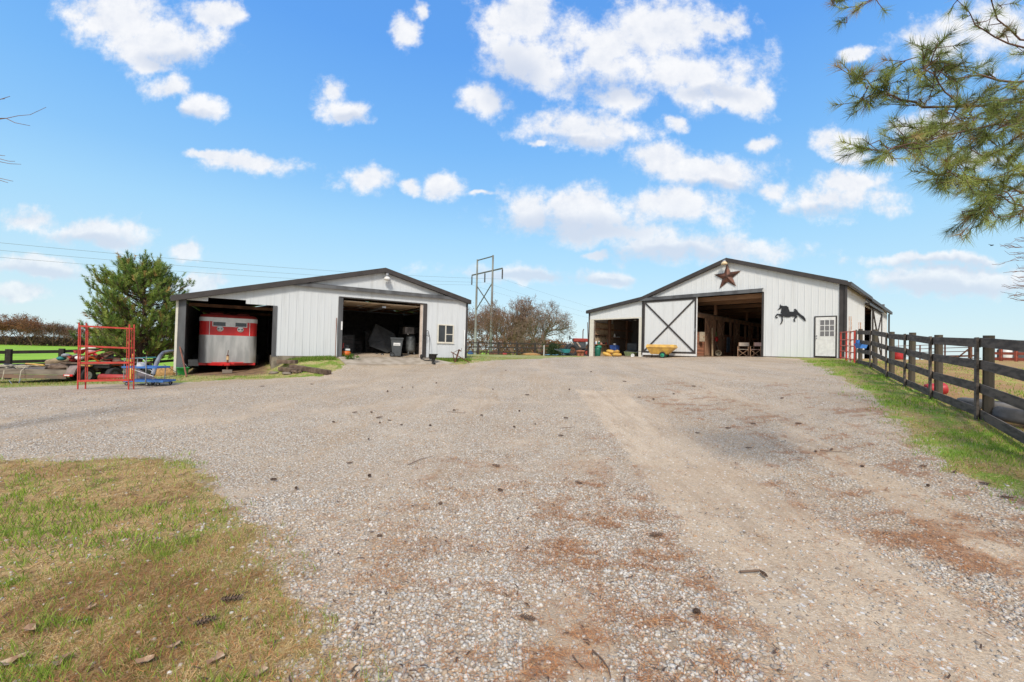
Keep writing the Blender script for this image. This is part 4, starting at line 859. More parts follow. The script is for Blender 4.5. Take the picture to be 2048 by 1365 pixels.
for k in range(26): a=q.uniform(0,6.28); r_=q.uniform(0,.95); p=np.array([math.cos(a)*r_-.05,math.sin(a)*r_,5.55-.5*r_+.25*q.random()]); segs.append((p-np.array([0,0,.6]),p,.012,.006)); tips.append((p,np.array([q.normal(0,.08),q.normal(0,.08),1])))
Vt,Ft=segmesh(segs,4); bulk('limb',Vt,Ft,BARKP,parent=pt)
V1,F1,C1_=tufts(q,tips,44,.30,.16,.019,[(.22,.31,.06),(.13,.22,.045),(.28,.36,.07),(.37,.42,.10),(.44,.30,.10)],[4,3,3,1.6,.7],.75)
V2,F2,C2_=tufts(q,tips2,26,.24,.14,.015,[(.34,.19,.07),(.16,.19,.05),(.38,.22,.09)],[3,3,2],.9)
bulk('foliage',np.concatenate([V1,V2]),np.concatenate([F1,F2+len(V1)]),MV('pine_needle',.6,.3,trans=.2),np.concatenate([C1_,C2_]),parent=pt)
# ---------------- near pine boughs, upper right ----------------
q=np.random.default_rng(33); tb=Vector((7.6,3.9,H(7.6,3.9))); npn=thing('pine_tree','near white pine whose needled boughs hang into the upper right corner','tree',tb); tb_=np.array(tb)
segs=[];tips=[]
tk=[(np.array([0,0,-.2]),.24),(np.array([.05,0,2.5]),.21),(np.array([.0,.1,5.0]),.16),(np.array([.1,.1,8.0]),.10),(np.array([0,0,10.]),.03)]
V,F=segmesh([(tk[i][0],tk[i+1][0],tk[i][1],tk[i+1][1]) for i in range(4)],12); bulk('trunk',V,F,BARKP,smooth=True,parent=npn)
def bough(px,dep,r0,r1,z0,nb,bl,dense=1.0,lead=True):
    P=[np.array(at(x,y,d))-tb_ for (x,y),d in zip(px,dep)]
    if lead: s0=np.array([0,0,z0]); P=[s0,(s0+P[0])/2+np.array([0,0,.15])]+P
    k=len(P)
    rr=[(r0*.55)*(1-i/(k-1))**1.2+r1 for i in range(k)]
    for i in range(k-1):
        m=(P[i]+P[i+1])/2+q.normal(0,.012,3); segs.append((P[i],m,rr[i],(rr[i]+rr[i+1])/2)); segs.append((m,P[i+1],(rr[i]+rr[i+1])/2,rr[i+1]))
    st=2 if lead else 0
    for b in range(int(nb*1.35)):
        t=st+(k-1-st)*((b+q.random())/nb)**.8; i=min(int(t),k-2); p=P[i]+(P[i+1]-P[i])*(t-i); ax=unit(P[i+1]-P[i])
        d=unit(ax*.7+q.normal(0,.55,3)*np.array([1,1,.7])); L=.85*bl*q.uniform(.35,1.1); e=p+d*L; m=(p+e)/2+q.normal(0,.02,3); segs.append((p,m,.0045,.0035)); segs.append((m,e,.0035,.0025)); tips.append((e,d))
        for c in range(int(q.integers(1,4)*dense)):
            s=q.uniform(.3,.9); pp=p+(e-p)*s; d2=unit(d+q.normal(0,.6,3)); e2=pp+d2*q.uniform(.06,.2); segs.append((pp,e2,.003,.002)); tips.append((e2,d2))
    tips.append((P[-1],unit(P[-1]-P[-2])))
bough([(2100,205),(1960,212),(1845,215),(1800,200),(1765,188),(1742,175)],[3.9,3.7,3.6,3.5,3.45,3.4],.03,.004,4.2,18,.25)
bough([(1920,213),(1890,185),(1870,150),(1850,140),(1858,130)],[3.45,3.4,3.3,3.3,3.3],.006,.003,0,9,.2,lead=False)
bough([(2110,150),(2030,165),(1960,150),(1900,160),(1865,135)],[3.9,3.8,3.7,3.6,3.5],.025,.004,4.6,11,.26)
bough([(2110,108),(2045,95),(1990,75),(1950,50),(1930,12)],[4.2,4.1,4.0,3.9,3.8],.022,.003,5.2,9,.2,.5)
bough([(2110,95),(2040,80),(1995,40),(1978,-15)],[4.0,3.9,3.9,3.8],.02,.004,5.4,6,.2,.6)
bough([(2110,235),(2000,245),(1930,262),(1860,280),(1815,290)],[3.6,3.5,3.4,3.3,3.2],.026,.004,3.8,24,.30)
bough([(2110,190),(2010,200),(1950,235),(1890,250)],[3.8,3.7,3.5,3.4],.024,.004,4.0,22,.34)
bough([(2110,215),(2040,225),(1990,262),(1960,285)],[3.9,3.8,3.6,3.5],.02,.004,4.0,14,.3)
bough([(2110,395),(2040,385),(1990,370),(1950,355),(1915,352)],[3.5,3.4,3.3,3.25,3.2],.022,.003,2.9,22,.26)
bough([(2110,430),(2050,415),(2000,390),(1975,410)],[3.3,3.3,3.2,3.2],.018,.003,2.8,14,.22)
bough([(2110,375),(2040,345),(2015,320),(2000,300)],[3.6,3.5,3.4,3.4],.014,.003,3.0,10,.18)
bough([(2000,-120),(1850,-60),(1760,-15),(1725,12),(1705,26)],[3.9,3.8,3.7,3.6,3.6],.02,.003,6.0,4,.14,.5)
bough([(1850,-62),(1740,-22),(1690,-4),(1672,4)],[3.8,3.7,3.6,3.6],.01,.003,0,3,.10,lead=False)
V,F=segmesh(segs,5); bulk('branch',V,F,M('red_brown_twig',(.15,.085,.065),.8,0,var=.3),smooth=True,parent=npn)
V,F,C=tufts(q,tips,50,.08,.105,.0032,[(.22,.27,.07),(.32,.38,.10),(.14,.18,.055),(.45,.48,.14),(.34,.25,.10)],[4,4,3,2,1.5],.85)
bulk('foliage',V,F,MV('near_needle',.5,.35,trans=.35),C,parent=npn)
# bare twigs at both picture edges
def twigtree(name,label,loc,trunk_h,lines,dep,r):
    t=thing(name,label,'tree',(loc.x,loc.y,loc.z)); l_=np.array(loc); sg=[]
    V,F=segmesh([(np.array([0,0,-.2]),np.array([0,0,trunk_h*.5]),.16,.12),(np.array([0,0,trunk_h*.5]),np.array([.1,.1,trunk_h]),.12,.04)],8); bulk('trunk',V,F,BARKG,smooth=True,parent=t)
    for k,ln in enumerate(lines):
        P=[np.array(at(x,y,dep))-l_ for x,y in ln]; s=np.array([0,0,max(.8,min(trunk_h-.3,P[0][2]-.9))]); P=[s,(s+P[0])/2]+P; n=len(P)
        for i in range(n-1): sg.append((P[i],P[i+1],r*(3.2 if i==0 else 1.9 if i==1 else 1-.65*(i-2)/max(1,n-2)),r*(1.9 if i==0 else 1.0 if i==1 else 1-.65*(i-1)/max(1,n-2))))
    V,F=segmesh(sg,5); bulk('branch',V,F,BARKG,smooth=True,parent=t); return t
pL=Vector((-9.2,4.6,H(-9.2,4.6)))
twigtree('bare_tree','leafless tree whose thin twigs poke in at the left picture edge',pL,6.5,[[(-40,245),(-2,239),(13,237),(36,232),(60,230),(92,215)],[(12,237),(30,246),(60,252)],[(-40,205),(-5,201),(20,193)],[(-40,203),(0,199),(10,198)],[(-40,306),(-5,317),(18,323),(30,323)],[(-40,312),(-5,323),(20,328),(42,329)],[(-40,345),(0,357),(26,363)],[(-40,350),(0,361),(16,366)],[(-40,308),(0,311),(10,312)]],6.0,.0055)
q=np.random.default_rng(5); LN=[]
for (x,y,tx,ty) in ((2090,482,2030,480),(2090,484,2032,484),(2085,497,2008,494),(2085,500,2012,492),(2085,505,2028,510),(2085,515,1985,530),(2085,508,2020,522),(2085,540,2032,535),(2085,545,2018,543),(2085,550,2024,562),(2085,556,2034,566),(2085,565,2012,580),(2085,575,2024,572),(2085,580,2016,576),(2085,590,2018,592),(2085,585,2020,598),(2085,600,2030,603)):
    LN.append([(x,y),((x*2+tx)/3,(y*2+ty)/3+q.normal(0,2)),((x+2*tx)/3,(y+2*ty)/3+q.normal(0,2)),(tx,ty)])
    for j in range(3): s=q.uniform(.25,.8); bx,by=x+(tx-x)*s,y+(ty-y)*s; LN.append([(bx,by),(bx-q.uniform(8,22),by+q.uniform(-7,4)),(bx-q.uniform(24,34),by+q.uniform(-9,5))])
pR=gat(2115,13); 
t=thing('bare_tree','leafless tree whose twigs show at the right edge above the fence','tree',(pR.x,pR.y,pR.z)); l_=np.array(pR); sg=[]
V,F=segmesh([(np.array([0,0,-.2]),np.array([0,0,5.5]),.15,.05)],8); bulk('trunk',V,F,BARKG,smooth=True,parent=t)
for ln in LN:
    P=[np.array(at(x,y,13))-l_ for x,y in ln]
    if ln[0][0]>2080: P=[np.array([0,0,P[0][2]-.35])]+P
    for i in range(len(P)-1): sg.append((P[i],P[i+1],max(.002,.008-.002*i),max(.002,.006-.002*i)))
V,F=segmesh(sg,4); bulk('branch',V,F,BARKG,parent=t)
# evergreen bush and small weeds by the middle fence
q=np.random.default_rng(8); b=thing('evergreen_bush','small dark evergreen bush at the middle fence left of the teal cart','bush',gat(1108,43)); P=[(q.normal(0,.35),q.normal(0,.3),q.random()*1.2) for _ in range(60)]
V,F,C=leafcloud(q,P,2600,.16,.07,[(.05,.08,.03),(.03,.055,.02),(.08,.11,.04)],[3,3,2]); bulk('foliage',V,F,LEAFM,C,parent=b); mb=MB(); mb.tube([(0,0,-.1),(0,0,.8)],[.05,.02],6); mb.build('trunk',BARKG,b)
q=np.random.default_rng(9); 
for (px,D,hh,lb) in ((702,20.3,.22,'tuft of green weeds on the concrete apron by the orange compressor'),(886,24.0,.35,'tuft of dark green weeds under the barn window'),(909,24.3,.28,'low green weeds behind the rusty plough frame')):
    p=gat(px,D); w=thing('weed_tuft',lb,'weed',(p.x,p.y,p.z+.0 if px>800 else p.z+.06)); P=[(q.normal(0,.16),q.normal(0,.06),q.random()*hh) for _ in range(40)]; V,F,C=leafcloud(q,P,500,.04,.03,[(.12,.22,.03),(.08,.15,.02),(.16,.27,.05)],[3,3,2]); bulk('foliage',V,F,LEAFM,C,parent=w)
    V,F=segmesh([(np.array([0,0,-.05]),np.array([q.normal(0,.12),0,hh*.9]),.004,.002) for _ in range(10)],3); bulk('stem',V,F,MV('grass_blade'),np.full((len(V),3),.12),parent=w)
# ---------------- fences ----------------
BOARD=M('black_brown_fence_board',(.135,.108,.085),.85,0,col2=(.065,.052,.042),scale=3.5,stretch=(1.2,1.2,5),bump=.002,bscale=60); POSTM=M('dark_mossy_post',(.085,.070,.05),.9,0,col2=(.085,.08,.045),scale=2.5,bump=.004,lo=.5,hi=.8); FARB=M('dark_fence_wood',(.045,.036,.030),.85,0,var=.4)
b0=Vector((FP[2].x,FP[2].y,FP[2].z)); fn=thing('board_fence','dark four-board fence with wide posts running along the right of the drive','fence',b0)
fp=[Vector(p) for p in FP]; dr_=(fp[-1]-fp[-2]); fp.append(fp[-1]+dr_*1.0); fp.append(fp[-1]+dr_*1.0)
for p in fp[-2:]: p.z=H(p.x,p.y)+.0
hts=[(at(px,a,D).z-at(px,b,D).z) for (px,a,b,D) in FEN]+[1.5,1.5]
PB=Vector((.85,-.53,0)).normalized()
for i,p in enumerate(fp):
    h=hts[i]; q0=p-b0
    mb=MB(); mb.bar(q0+Vector((0,0,-.12)),q0+Vector((0.0,0,h)),.10,.035,PB); o=mb.build('batten',BOARD,fn,.004)
    off=PB*.13; ln=rnd.uniform(-.03,.03); mb=MB(); mb.tube([q0+off+Vector((0,0,-.3)),q0+off+Vector((ln*.5,ln,h*.5)),q0+off+Vector((ln,ln*2,h+.03))],.068,8,smooth=False); mb.build('post',POSTM,fn,.006)
for i in range(len(fp)-1):
    p,q_=fp[i]-b0,fp[i+1]-b0; d=(q_-p).normalized()
    for f in (.95,.675,.40,.095):
        j=rnd.uniform(-.015,.015); a=p+PB*.04+Vector((0,0,hts[i]*f-.02+j)); b=q_+PB*.04+Vector((0,0,hts[i+1]*f-.02+rnd.uniform(-.015,.015)))
        mb=MB(); mb.bar(a+d*.004,b-d*.004,.022,.15,(0,0,1)); mb.build('rail',BOARD,fn,.003)
def rail_fence(name,label,P,h,fr,mat,pw=.13,rw=.14,off=(0,0,0)):
    b=P[0].copy(); t=thing(name,label,'fence',b)
    for p in P: q0=p-b; mb=MB(); mb.tube([q0+Vector((0,0,-.3)),q0+Vector((0,0,h+.05))],pw*.6,6,smooth=False); mb.build('post',mat,t)
    for i in range(len(P)-1):
        for f in fr: mb=MB(); o_=Vector((.0,-.09,h*f)); mb.bar(P[i]-b+o_,P[i+1]-b+o_,.03,rw,(0,0,1)); mb.build('rail',mat,t)
    return t
P=[gat(px,D) for px,D in ((-90,17.8),(18,19.2),(124,20.6),(222,22.2),(312,24.4),(392,27))]; rail_fence('rail_fence','dark three-rail fence in front of the bright green field',P,1.35,(.93,.60,.27),FARB,.2,.15)
P=[gat(px,45) for px in (918,956,997,1034,1070,1106,1140,1176,1212)]; rail_fence('rail_fence','dark three-rail fence behind the yard between the two barns',P,1.35,(.93,.60,.2),FARB,.18,.13)
# power poles
PGR=M('grey_pole',(.31,.305,.295),.8,0,col2=(.19,.18,.175),scale=.25,stretch=(1,1,1)); PDK=M('dark_pole_arm',(.13,.125,.12),.8,var=.3)
A1,A2=at(944,552,89.5),at(1005,536,81); hf=thing('power_pole_pair','grey two-pole wooden power structure with crossarm and X brace','power pole',(gat(955,88).x,gat(955,88).y,-1.5))
hb=Vector(hf.location); ax=(A2-A1); zA=(A1.z+A2.z)/2; A1.z=A2.z=zA; pt_=lambda f: A1+ax*f; ax=A2-A1
fL,fR=.18,.70
for f,top in ((fL,3.1),(fR,3.1)):
    p=pt_(f); mb=MB(); mb.tube([Vector((p.x,p.y,-2.5))-hb,Vector((p.x,p.y,zA+top))-hb],[.30,.17],10); mb.build('pole',PGR,hf)
mb=MB(); mb.bar(A1-hb,A2-hb,.2,.24); mb.build('crossarm',PDK,hf)
mb=MB(); mb.bar(pt_(fL)+Vector((0,0,2.9))-hb,pt_(fR)+Vector((0,0,2.9))-hb,.14,.2); mb.build('crossarm',PDK,hf)
for a,b,k in ((fL,fR,.1),(fR,fL,-.1)): mb=MB(); mb.bar(pt_(a)+Vector((0,k,-2.5))-hb,pt_(b)+Vector((0,k,-7.6))-hb,.13,.18); mb.build('brace',PDK,hf)
INS=[]
for f in (.0,.45,1.0):
    p=pt_(f)+Vector((0,0,-.1)); e=p-Vector((0,0,2.0)); mb=MB(); mb.tube([p-hb,e-hb],.10,8); [mb.lathe([(.14,0),(.17,.04),(.14,.08)],8,e-hb+Vector((0,0,.15+.17*k)),closed=True) for k in range(10)]; mb.build('insulator',M('dark_insulator',(.09,.07,.06),.4,var=.2),hf); INS.append(e)
WDIR=Vector((-.77,-.63,0)); WM=M('grey_wire',(.22,.23,.24),.5,.3,var=.1)
names=['left outer','middle','right outer']
def wire(a,b,sag,label,r,n=28):
    mb=MB(); mb.tube([a.lerp(b,t/n)-a-Vector((0,0,4*sag*(t/n)*(1-t/n))) for t in range(n+1)],r,5); return solo(mb,'power_line',WM,label,'cable',a,group='power lines on the two-pole structure')
ax_n=ax.normalized(); W2=Vector((-ax_n.y,ax_n.x,0)); W2=W2 if W2.x<0 else -W2
lefty=[(0,515),(0,501),(0,486)]
for k,e in enumerate(INS):
    px,py=lefty[k]; d=ray(px,py); dh=Vector((d.x,d.y)); # intersect horizontally with the wire line
    det=dh.x*(-W2.y)-dh.y*(-W2.x); rx,ry=e.x-EYE.x,e.y-EYE.y; s=(rx*(-W2.y)-ry*(-W2.x))/det; z=EYE.z+d.z*s; tt=((EYE.x+dh.x*s-e.x)*W2.x+(EYE.y+dh.y*s-e.y)*W2.y)
    Lf=150.0; zend=e.z-2; # parabola through (0,e.z) and (tt,z)
    sg_=(e.z+(zend-e.z)*tt/Lf-z)/(4*(tt/Lf)*(1-tt/Lf)); wire(e,e+W2*Lf+Vector((0,0,zend-e.z)),sg_,['lowest','middle','highest'][k]+' of the three wires crossing the sky above the garage barn',.016)
    wire(e,e-W2*200+Vector((0,0,-3)),6.5,['wire running right from the left end of the crossarm','wire running right from the middle insulator of the crossarm','wire running right from the right end of the crossarm'][k],.012)
# ---------------- horse trailer ----------------
AT=math.radians(34); c0=at(455,735,18.95); TB=Vector((c0.x,c0.y,.27)); ht=thing('horse_trailer','red and bare aluminium two-horse trailer parked in the open bay','trailer',TB,AT)
ALU=M('scuffed_aluminium',(.64,.63,.60),.36,.65,col2=(.46,.46,.44),scale=2.2,stretch=(2,2,.4),bump=.0015,bscale=26); REDP=M('glossy_red_paint',(.62,.03,.028),.3,0,col2=(.50,.022,.022),scale=2); REDD=M('dull_red_paint',(.36,.035,.028),.5,0,var=.3); DW=MB
def rr(x,y0,R,n=6):   # plan outline of front with rounded corners, from left rear round to right rear
    o=[(-x,y0+3.6)]
    for i in range(n+1): a=math.pi+i*math.pi/2/n; o.append((-x+R+R*math.cos(a),y0+R+R*math.sin(a)))
    for i in range(n+1): a=1.5*math.pi+i*math.pi/2/n; o.append((x-R+R*math.cos(a),y0+R+R*math.sin(a)))
    o.append((x,y0+3.6)); return o
def shell(x,y0,R,z0,z1,close=False):
    o=rr(x,y0,R); n=len(o); mb=MB(); mb.add([(a,b,z0) for a,b in o]+[(a,b,z1) for a,b in o],[(i,i+1,n+i+1,n+i) for i in range(n-1)],True)
    mb.add([(a,b,z0) for a,b in o],[tuple(range(n))[::-1]]); mb.add([(a,b,z1) for a,b in o],[tuple(range(n))]); mb.quad((x,y0+3.6,z0),(-x,y0+3.6,z0),(-x,y0+3.6,z1),(x,y0+3.6,z1)); return mb
X=1.11; sb=shell(X,0,.36,.33,1.58)
for k in range(46): xx=-X+.37+k*.0330; sb.box((xx,-.006,.96),(.016,.014,1.2))
sb.build('lower_body',ALU,ht); shell(X-.004,.004,.36,1.58,2.20).build('upper_body',REDP,ht); shell(X+.012,-.012,.37,2.20,2.38).build('band',WHITEP,ht)
o=rr(X+.0,0,.36); mb=MB(); n=len(o); lv=[(1.0,2.38),(.985,2.46),(.93,2.52),(.80,2.56),(.4,2.58)]
vs=[(a*s,(b-1.8)*(s if s>.9 else s)+1.8,z) for s,z in lv for a,b in o]; mb.add(vs,[(i*n+j,i*n+j+1,(i+1)*n+j+1,(i+1)*n+j) for i in range(len(lv)-1) for j in range(n-1)],True); mb.add(vs[-n:],[tuple(range(n))]); mb.build('roof',REDD,ht)
mb=MB(); [mb.box((x,1.2+k*1.2,2.6),(.5,.5,.09)) for x in (-.5,.55) for k in (0,)]; mb.build('roof_vent',REDD,ht,.02)
mb=MB(); 
for z in (1.975,2.175): mb.bb(-.62,.70,-.016,-.001,z,z+.025)
for x in (-.62,.675): mb.bb(x,x+.025,-.016,-.001,2.0,2.175)
mb.bb(-.13,.24,-.012,-.001,2.0,2.175); wf=mb.build('window_frame',WHITEP,ht)
for a,b in ((-.58,-.135),(.245,.67)): mb=MB(); mb.bb(a,b,-.008,.0,2.0,2.175); mb.build('pane',GLASS,wf)
for x in (-.33,.44):
    mb=MB(); mb.lathe([(.125,0),(.125,.02),(.0,.03)],20,(x,0,1.87),Matrix.Rotation(math.pi/2,3,'X')); vt=mb.build('vent',WHITEP,ht)
    for s in (-1,1): mb=MB(); mb.prism([(x,-.034,1.87),(x+s*.085,-.034,1.905),(x+s*.085,-.034,1.835)],(0,.008,0)); mb.build('vent_slot',BLACKM,vt)
for x in (-.72,.80): mb=MB(); mb.bb(x-.008,x+.008,-.010,0,1.59,2.2); mb.build('seam_strip',WHITEP,ht)
mb=MB(); mb.bb(-X-.42,-X-.01,1.5,2.7,.38,.42); mb.bb(-X-.42,-X-.38,1.5,2.7,.12,.38); mb.bb(-X-.42,-X-.02,1.46,1.5,.12,.40); mb.build('fender',ALU,ht)
for x in (-X-.2,X+.1): mb=MB(); mb.lathe([(.34,-.1),(.36,-.05),(.36,.05),(.34,.1),(.2,.1),(.2,-.1)],24,(x,2.1,.34),Matrix.Rotation(math.pi/2,3,'Y'),closed=True); w=mb.build('wheel',M('tyre_rubber',(.03,.03,.03),.8,var=.3),ht); mb=MB(); mb.lathe([(.2,-.03),(.1,-.06),(0,-.06)],16,(x,2.1,.34),Matrix.Rotation(math.pi/2,3,'Y')); mb.build('rim',WHITEP,w)
mb=MB(); mb.bb(-X+.04,X-.04,.1,3.5,.22,.33); mb.bar((-.75,.1,.27),(0,-1.05,.30),.08,.1); mb.bar((.75,.1,.27),(0,-1.05,.30),.08,.1); mb.bb(-.6,.6,-.06,.08,.22,.36); mb.build('tongue',REDP,ht)
mb=MB(); mb.bb(-.22,.24,-.95,-.90,.30,.40); mb.bb(-.08,.08,-1.25,-.95,.27,.38); mb.build('hitch_plate',REDP,ht)
mb=MB(); mb.tube([(0.0,-1.0,.06),(0.0,-1.0,.50)],.035,10); mb.tube([(0,-1.0,.5),(0,-1.0,.72)],.045,10); mb.tube([(0,-1.0,.72),(0.01,-1.0,.92)],.015,8); jk=mb.build('jack',RUST,ht)
mb=MB(); mb.tube([(0,-1.0,.50),(0,-1.0,.66)],.052,12); mb.build('sleeve',M('tan_tape',(.62,.42,.22),.6,var=.1),jk)
mb=MB(); mb.bb(-.18,.18,-.12,.12,0,.15); g0=ht.matrix_basis@Vector((.02,-1.0,0)); mb.v=[(x+rnd.uniform(-.006,.006),y,z) for x,y,z in mb.v]
p=Vector((TB.x+math.cos(AT)*.0+math.sin(AT)*1.0,TB.y-math.cos(AT)*1.0,0)); p.z=H(p.x,p.y); solo(mb,'wood_block',WEATH,'weathered wood block under the jack of the horse trailer','block',p,AT,bevel=.01)
TB.z=p.z+.08; ht.location=TB
# ---------------- objects ----------------
def onpl(px,py,P0,Nn,off=0.0):
    d=ray(px,py); n=Vector(Nn); t=(P0+n*off-EYE).dot(n)/d.dot(n); return EYE+d*t
def lpt(px,py,v): return onpl(px,py,PL,VL,v)
def rpt(px,py,v): return onpl(px,py,PR,VR,v)
def cyl(mb,c,r,h,n=16,r2=None): r2=r if r2 is None else r2; return mb.lathe([(r,0),(r2,h)],n,c)
def col(name,c,rough=.5,**k): return M(name,c,rough,**k)
RED=col('red_enamel',(.50,.05,.035),.45,col2=(.36,.05,.03),scale=7); ORANGE=col('orange_plastic',(.75,.17,.03),.4,var=.2); YEL=col('yellow_plastic',(.66,.40,.08),.5,col2=(.46,.26,.07),scale=3)
BLUE=col('blue_paint',(.05,.17,.48),.5,col2=(.07,.16,.36)); BLUEP=col('bright_blue_plastic',(.06,.22,.62),.4,var=.15); GREENP=col('bright_green_plastic',(.05,.42,.09),.4,var=.2); DGREEN=col('dark_green_plastic',(.02,.15,.10),.45,var=.3)
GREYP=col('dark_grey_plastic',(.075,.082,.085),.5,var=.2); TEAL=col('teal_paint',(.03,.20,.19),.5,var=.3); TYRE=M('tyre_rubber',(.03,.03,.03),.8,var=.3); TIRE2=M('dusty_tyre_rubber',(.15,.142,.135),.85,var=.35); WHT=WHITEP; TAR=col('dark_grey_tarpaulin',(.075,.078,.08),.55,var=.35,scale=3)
CREOS=M('creosoted_timber',(.085,.055,.038),.9,0,col2=(.17,.12,.085),scale=4,bump=.006,bscale=25); PIPEM=col('rusty_pipe',(.22,.10,.07),.7,var=.3); DIRTP=M('straw_mulch',(.42,.24,.09),.95,var=.4,scale=14,bump=.02)
def wheel(mb_parent,c,R,w,axis='X',tyre=None,rim=None,name='wheel',hub=.55):
    rot=Matrix.Rotation(math.pi/2,3,'Y') if axis=='X' else Matrix.Rotation(math.pi/2,3,'X')
    mb=MB(); r_=R*hub; mb.lathe([(R*.95,-w/2),(R,-w*.3),(R,w*.3),(R*.95,w/2),(r_,w*.42),(r_,-w*.42)],24,c,rot,closed=True); o=mb.build(name,tyre or TYRE,mb_parent)
    mb=MB(); mb.lathe([(r_,w*.30),(r_*.8,w*.15),(r_*.3,w*.15),(r_*.3,w*.35),(0,w*.36)],20,c,rot); mb.lathe([(r_,-w*.30),(r_*.8,-w*.15),(r_*.3,-w*.15),(r_*.3,-w*.35),(0,-w*.36)],20,c,rot); mb.build('rim',rim or WHT,o); return o
# --- trailer bay surroundings ---
p=gat(367,17.2); b=thing('plastic_bucket','bright green bucket with tools standing against the grey bay corner post','bucket',p)
mb=MB(); mb.lathe([(.16,0),(.215,.28),(.23,.28),(.23,.31),(.205,.31),(.155,.02),(0,.02)],20); mb.build('tub',GREENP,b); mb=MB(); mb.tube([(-.22+.44*k/10,0,.29+.20*math.sin(math.pi*k/10)) for k in range(11)],.006,6); mb.build('handle',STEEL,b)
mb=MB(); mb.prism([(-.10,0,.05),(-.16,0,.48),(-.11,0,.5),(-.02,0,.06)],(0,.05,0)); solo(mb,'paddle_blade',RED,'pinkish red flat blade sticking up out of the green bucket','tool',p+Vector((0,0,.02)))
a=gp(373,754.5); c=lpt(359,691,.05); mb=MB(); mb.tube([Vector((0,0,0)),(c-a)*.5+Vector((.01,0,0)),c-a],[.03,.028,.028],8); solo(mb,'wooden_post',col('red_brown_handle',(.22,.09,.06),.7,var=.3),'reddish brown wooden pole leaning on the bay corner post','pole',a)
def beam(name,label,a,b,w,h,mat,lift=None,twist=0.0):
    z=(h/2 if lift is None else lift); a=a+Vector((0,0,z)); b=b+Vector((0,0,z)); n=8; d=b-a; mb=MB(); y=Vector((-d.y,d.x,0)).normalized()
    pts=[]; 
    for i in range(n+1):
        c=a+d*(i/n)-a; j=lambda: rnd.uniform(-.008,.008); pts.append([c+y*(s*w/2+j())+Vector((0,0,t*h/2+j())) for s,t in ((-1,-1),(1,-1),(1,1),(-1,1))])
    vs=[p for r in pts for p in r]; mb.add(vs,[(4*i+k,4*i+(k+1)%4,4*i+4+(k+1)%4,4*i+4+k) for i in range(n) for k in range(4)]+[(3,2,1,0),(4*n,4*n+1,4*n+2,4*n+3)]); return solo(mb,name,mat,label,'timber',a,bevel=.006)
a,b=gp(583,738),gp(658,750); beam('railroad_tie','long dark railroad tie lying at the drive edge before the white wall',a,b,.24,.19,CREOS)
a,b=gp(560,742),gp(598,747); beam('railroad_tie','short broken dark tie lying in front of the bay foundation',a,b,.2,.17,CREOS)
a,b=gp(556,738),gp(592,739); beam('railroad_tie','dark tie resting on top of the broken tie by the bay',a,b,.2,.17,CREOS,lift=.32)
for i,(px,py,s,lb) in enumerate(((592,746,.16,'brown splintered chunk at the near end of the broken tie'),(548,748,.13,'pale grey wood rubble before the bay foundation'),(575,749,.12,'grey bark heap beside the broken tie'))):
    p=gp(px,py); mb=MB(); mb.blob((0,0,s*.3),(s*1.8,s,s*.5),i,.35,5); solo(mb,'wood_rubble',WEATH if i else CREOS,lb,'wood chunk',p)
a=lpt(548,712,3.0); 
mb=MB(); u0=-5.66
p=lloc(-5.665,1.0,1.3); mb.bb(-.04,.0,0,.75,.0,1.25); solo(mb,'galvanised_panel',col('dull_zinc_sheet',(.30,.28,.25),.4,metal=.6),'dull metal panel leaning on the inner wall of the trailer bay','panel',p,AL)
mb=MB(); mb.bb(-.06,-.0,0,.5,1.25,1.29); solo(mb,'white_bracket',WHT,'small white bracket on the inner wall of the trailer bay','bracket',lloc(-5.665,1.0,1.31),AL)
mb=MB(); mb.tube([(0,0,0),(-.02,.35,1.0)],.012,6); solo(mb,'wooden_stick',col('dark_stick',(.13,.09,.06),.8),'thin dark stick leaning on the inner wall of the trailer bay','stick',lloc(-5.63,.55,1.03),AL)
# --- red scaffold frames ---
def scaffold(label,dx,dy,lean):
    a=gat(159,12.3); c=gat(260.5,12.6); a=a+Vector((dx,dy,0)); c=c+Vector((dx*.3,dy,0)); t=thing('scaffold_frame',label,'scaffold',a,group='red scaffold frames'); h=1.98
    for k,p in enumerate((a,c)):
        mb=MB(); q0=p-a; mb.tube([q0,q0+Vector((lean,.05,h))],.019,8); mb.build('upright',RED,t)
    for z in (1.88,1.28,.78,.25):
        z2=z; e0=Vector((lean*z/h,.05*z/h,z)); e1=(c-a)+Vector((lean*z/h,.05*z/h,z+(.03 if z<1.2 else -.03))); mb=MB()
        mb.bar(e0,e1,.025,.055 if z<1.2 else .045,(0,0,1)); mb.build('crossbar',RED,t)
    for k in (0,1):
        q0=(c-a)*k; mb=MB(); mb.tube([q0+Vector(((.06 if k==0 else -.06)+lean*.1,0,.28)),q0+Vector(((.06 if k==0 else -.06)+lean,.04,1.86))],.012,6); mb.build('ladder_rail',RED,t)
        for j in range(5): mb=MB(); z=.45+j*.27; mb.tube([q0+Vector((lean*z/h,.02,z)),q0+Vector(((.06 if k==0 else -.06)+lean*z/h,.02,z))],.009,6); mb.build('rung',RED,t)
scaffold('front red scaffold frame standing on the grass edge beside the blue cart',0,0,-.10); scaffold('rear red scaffold frame nested just behind the front one',.085,.14,-.11)
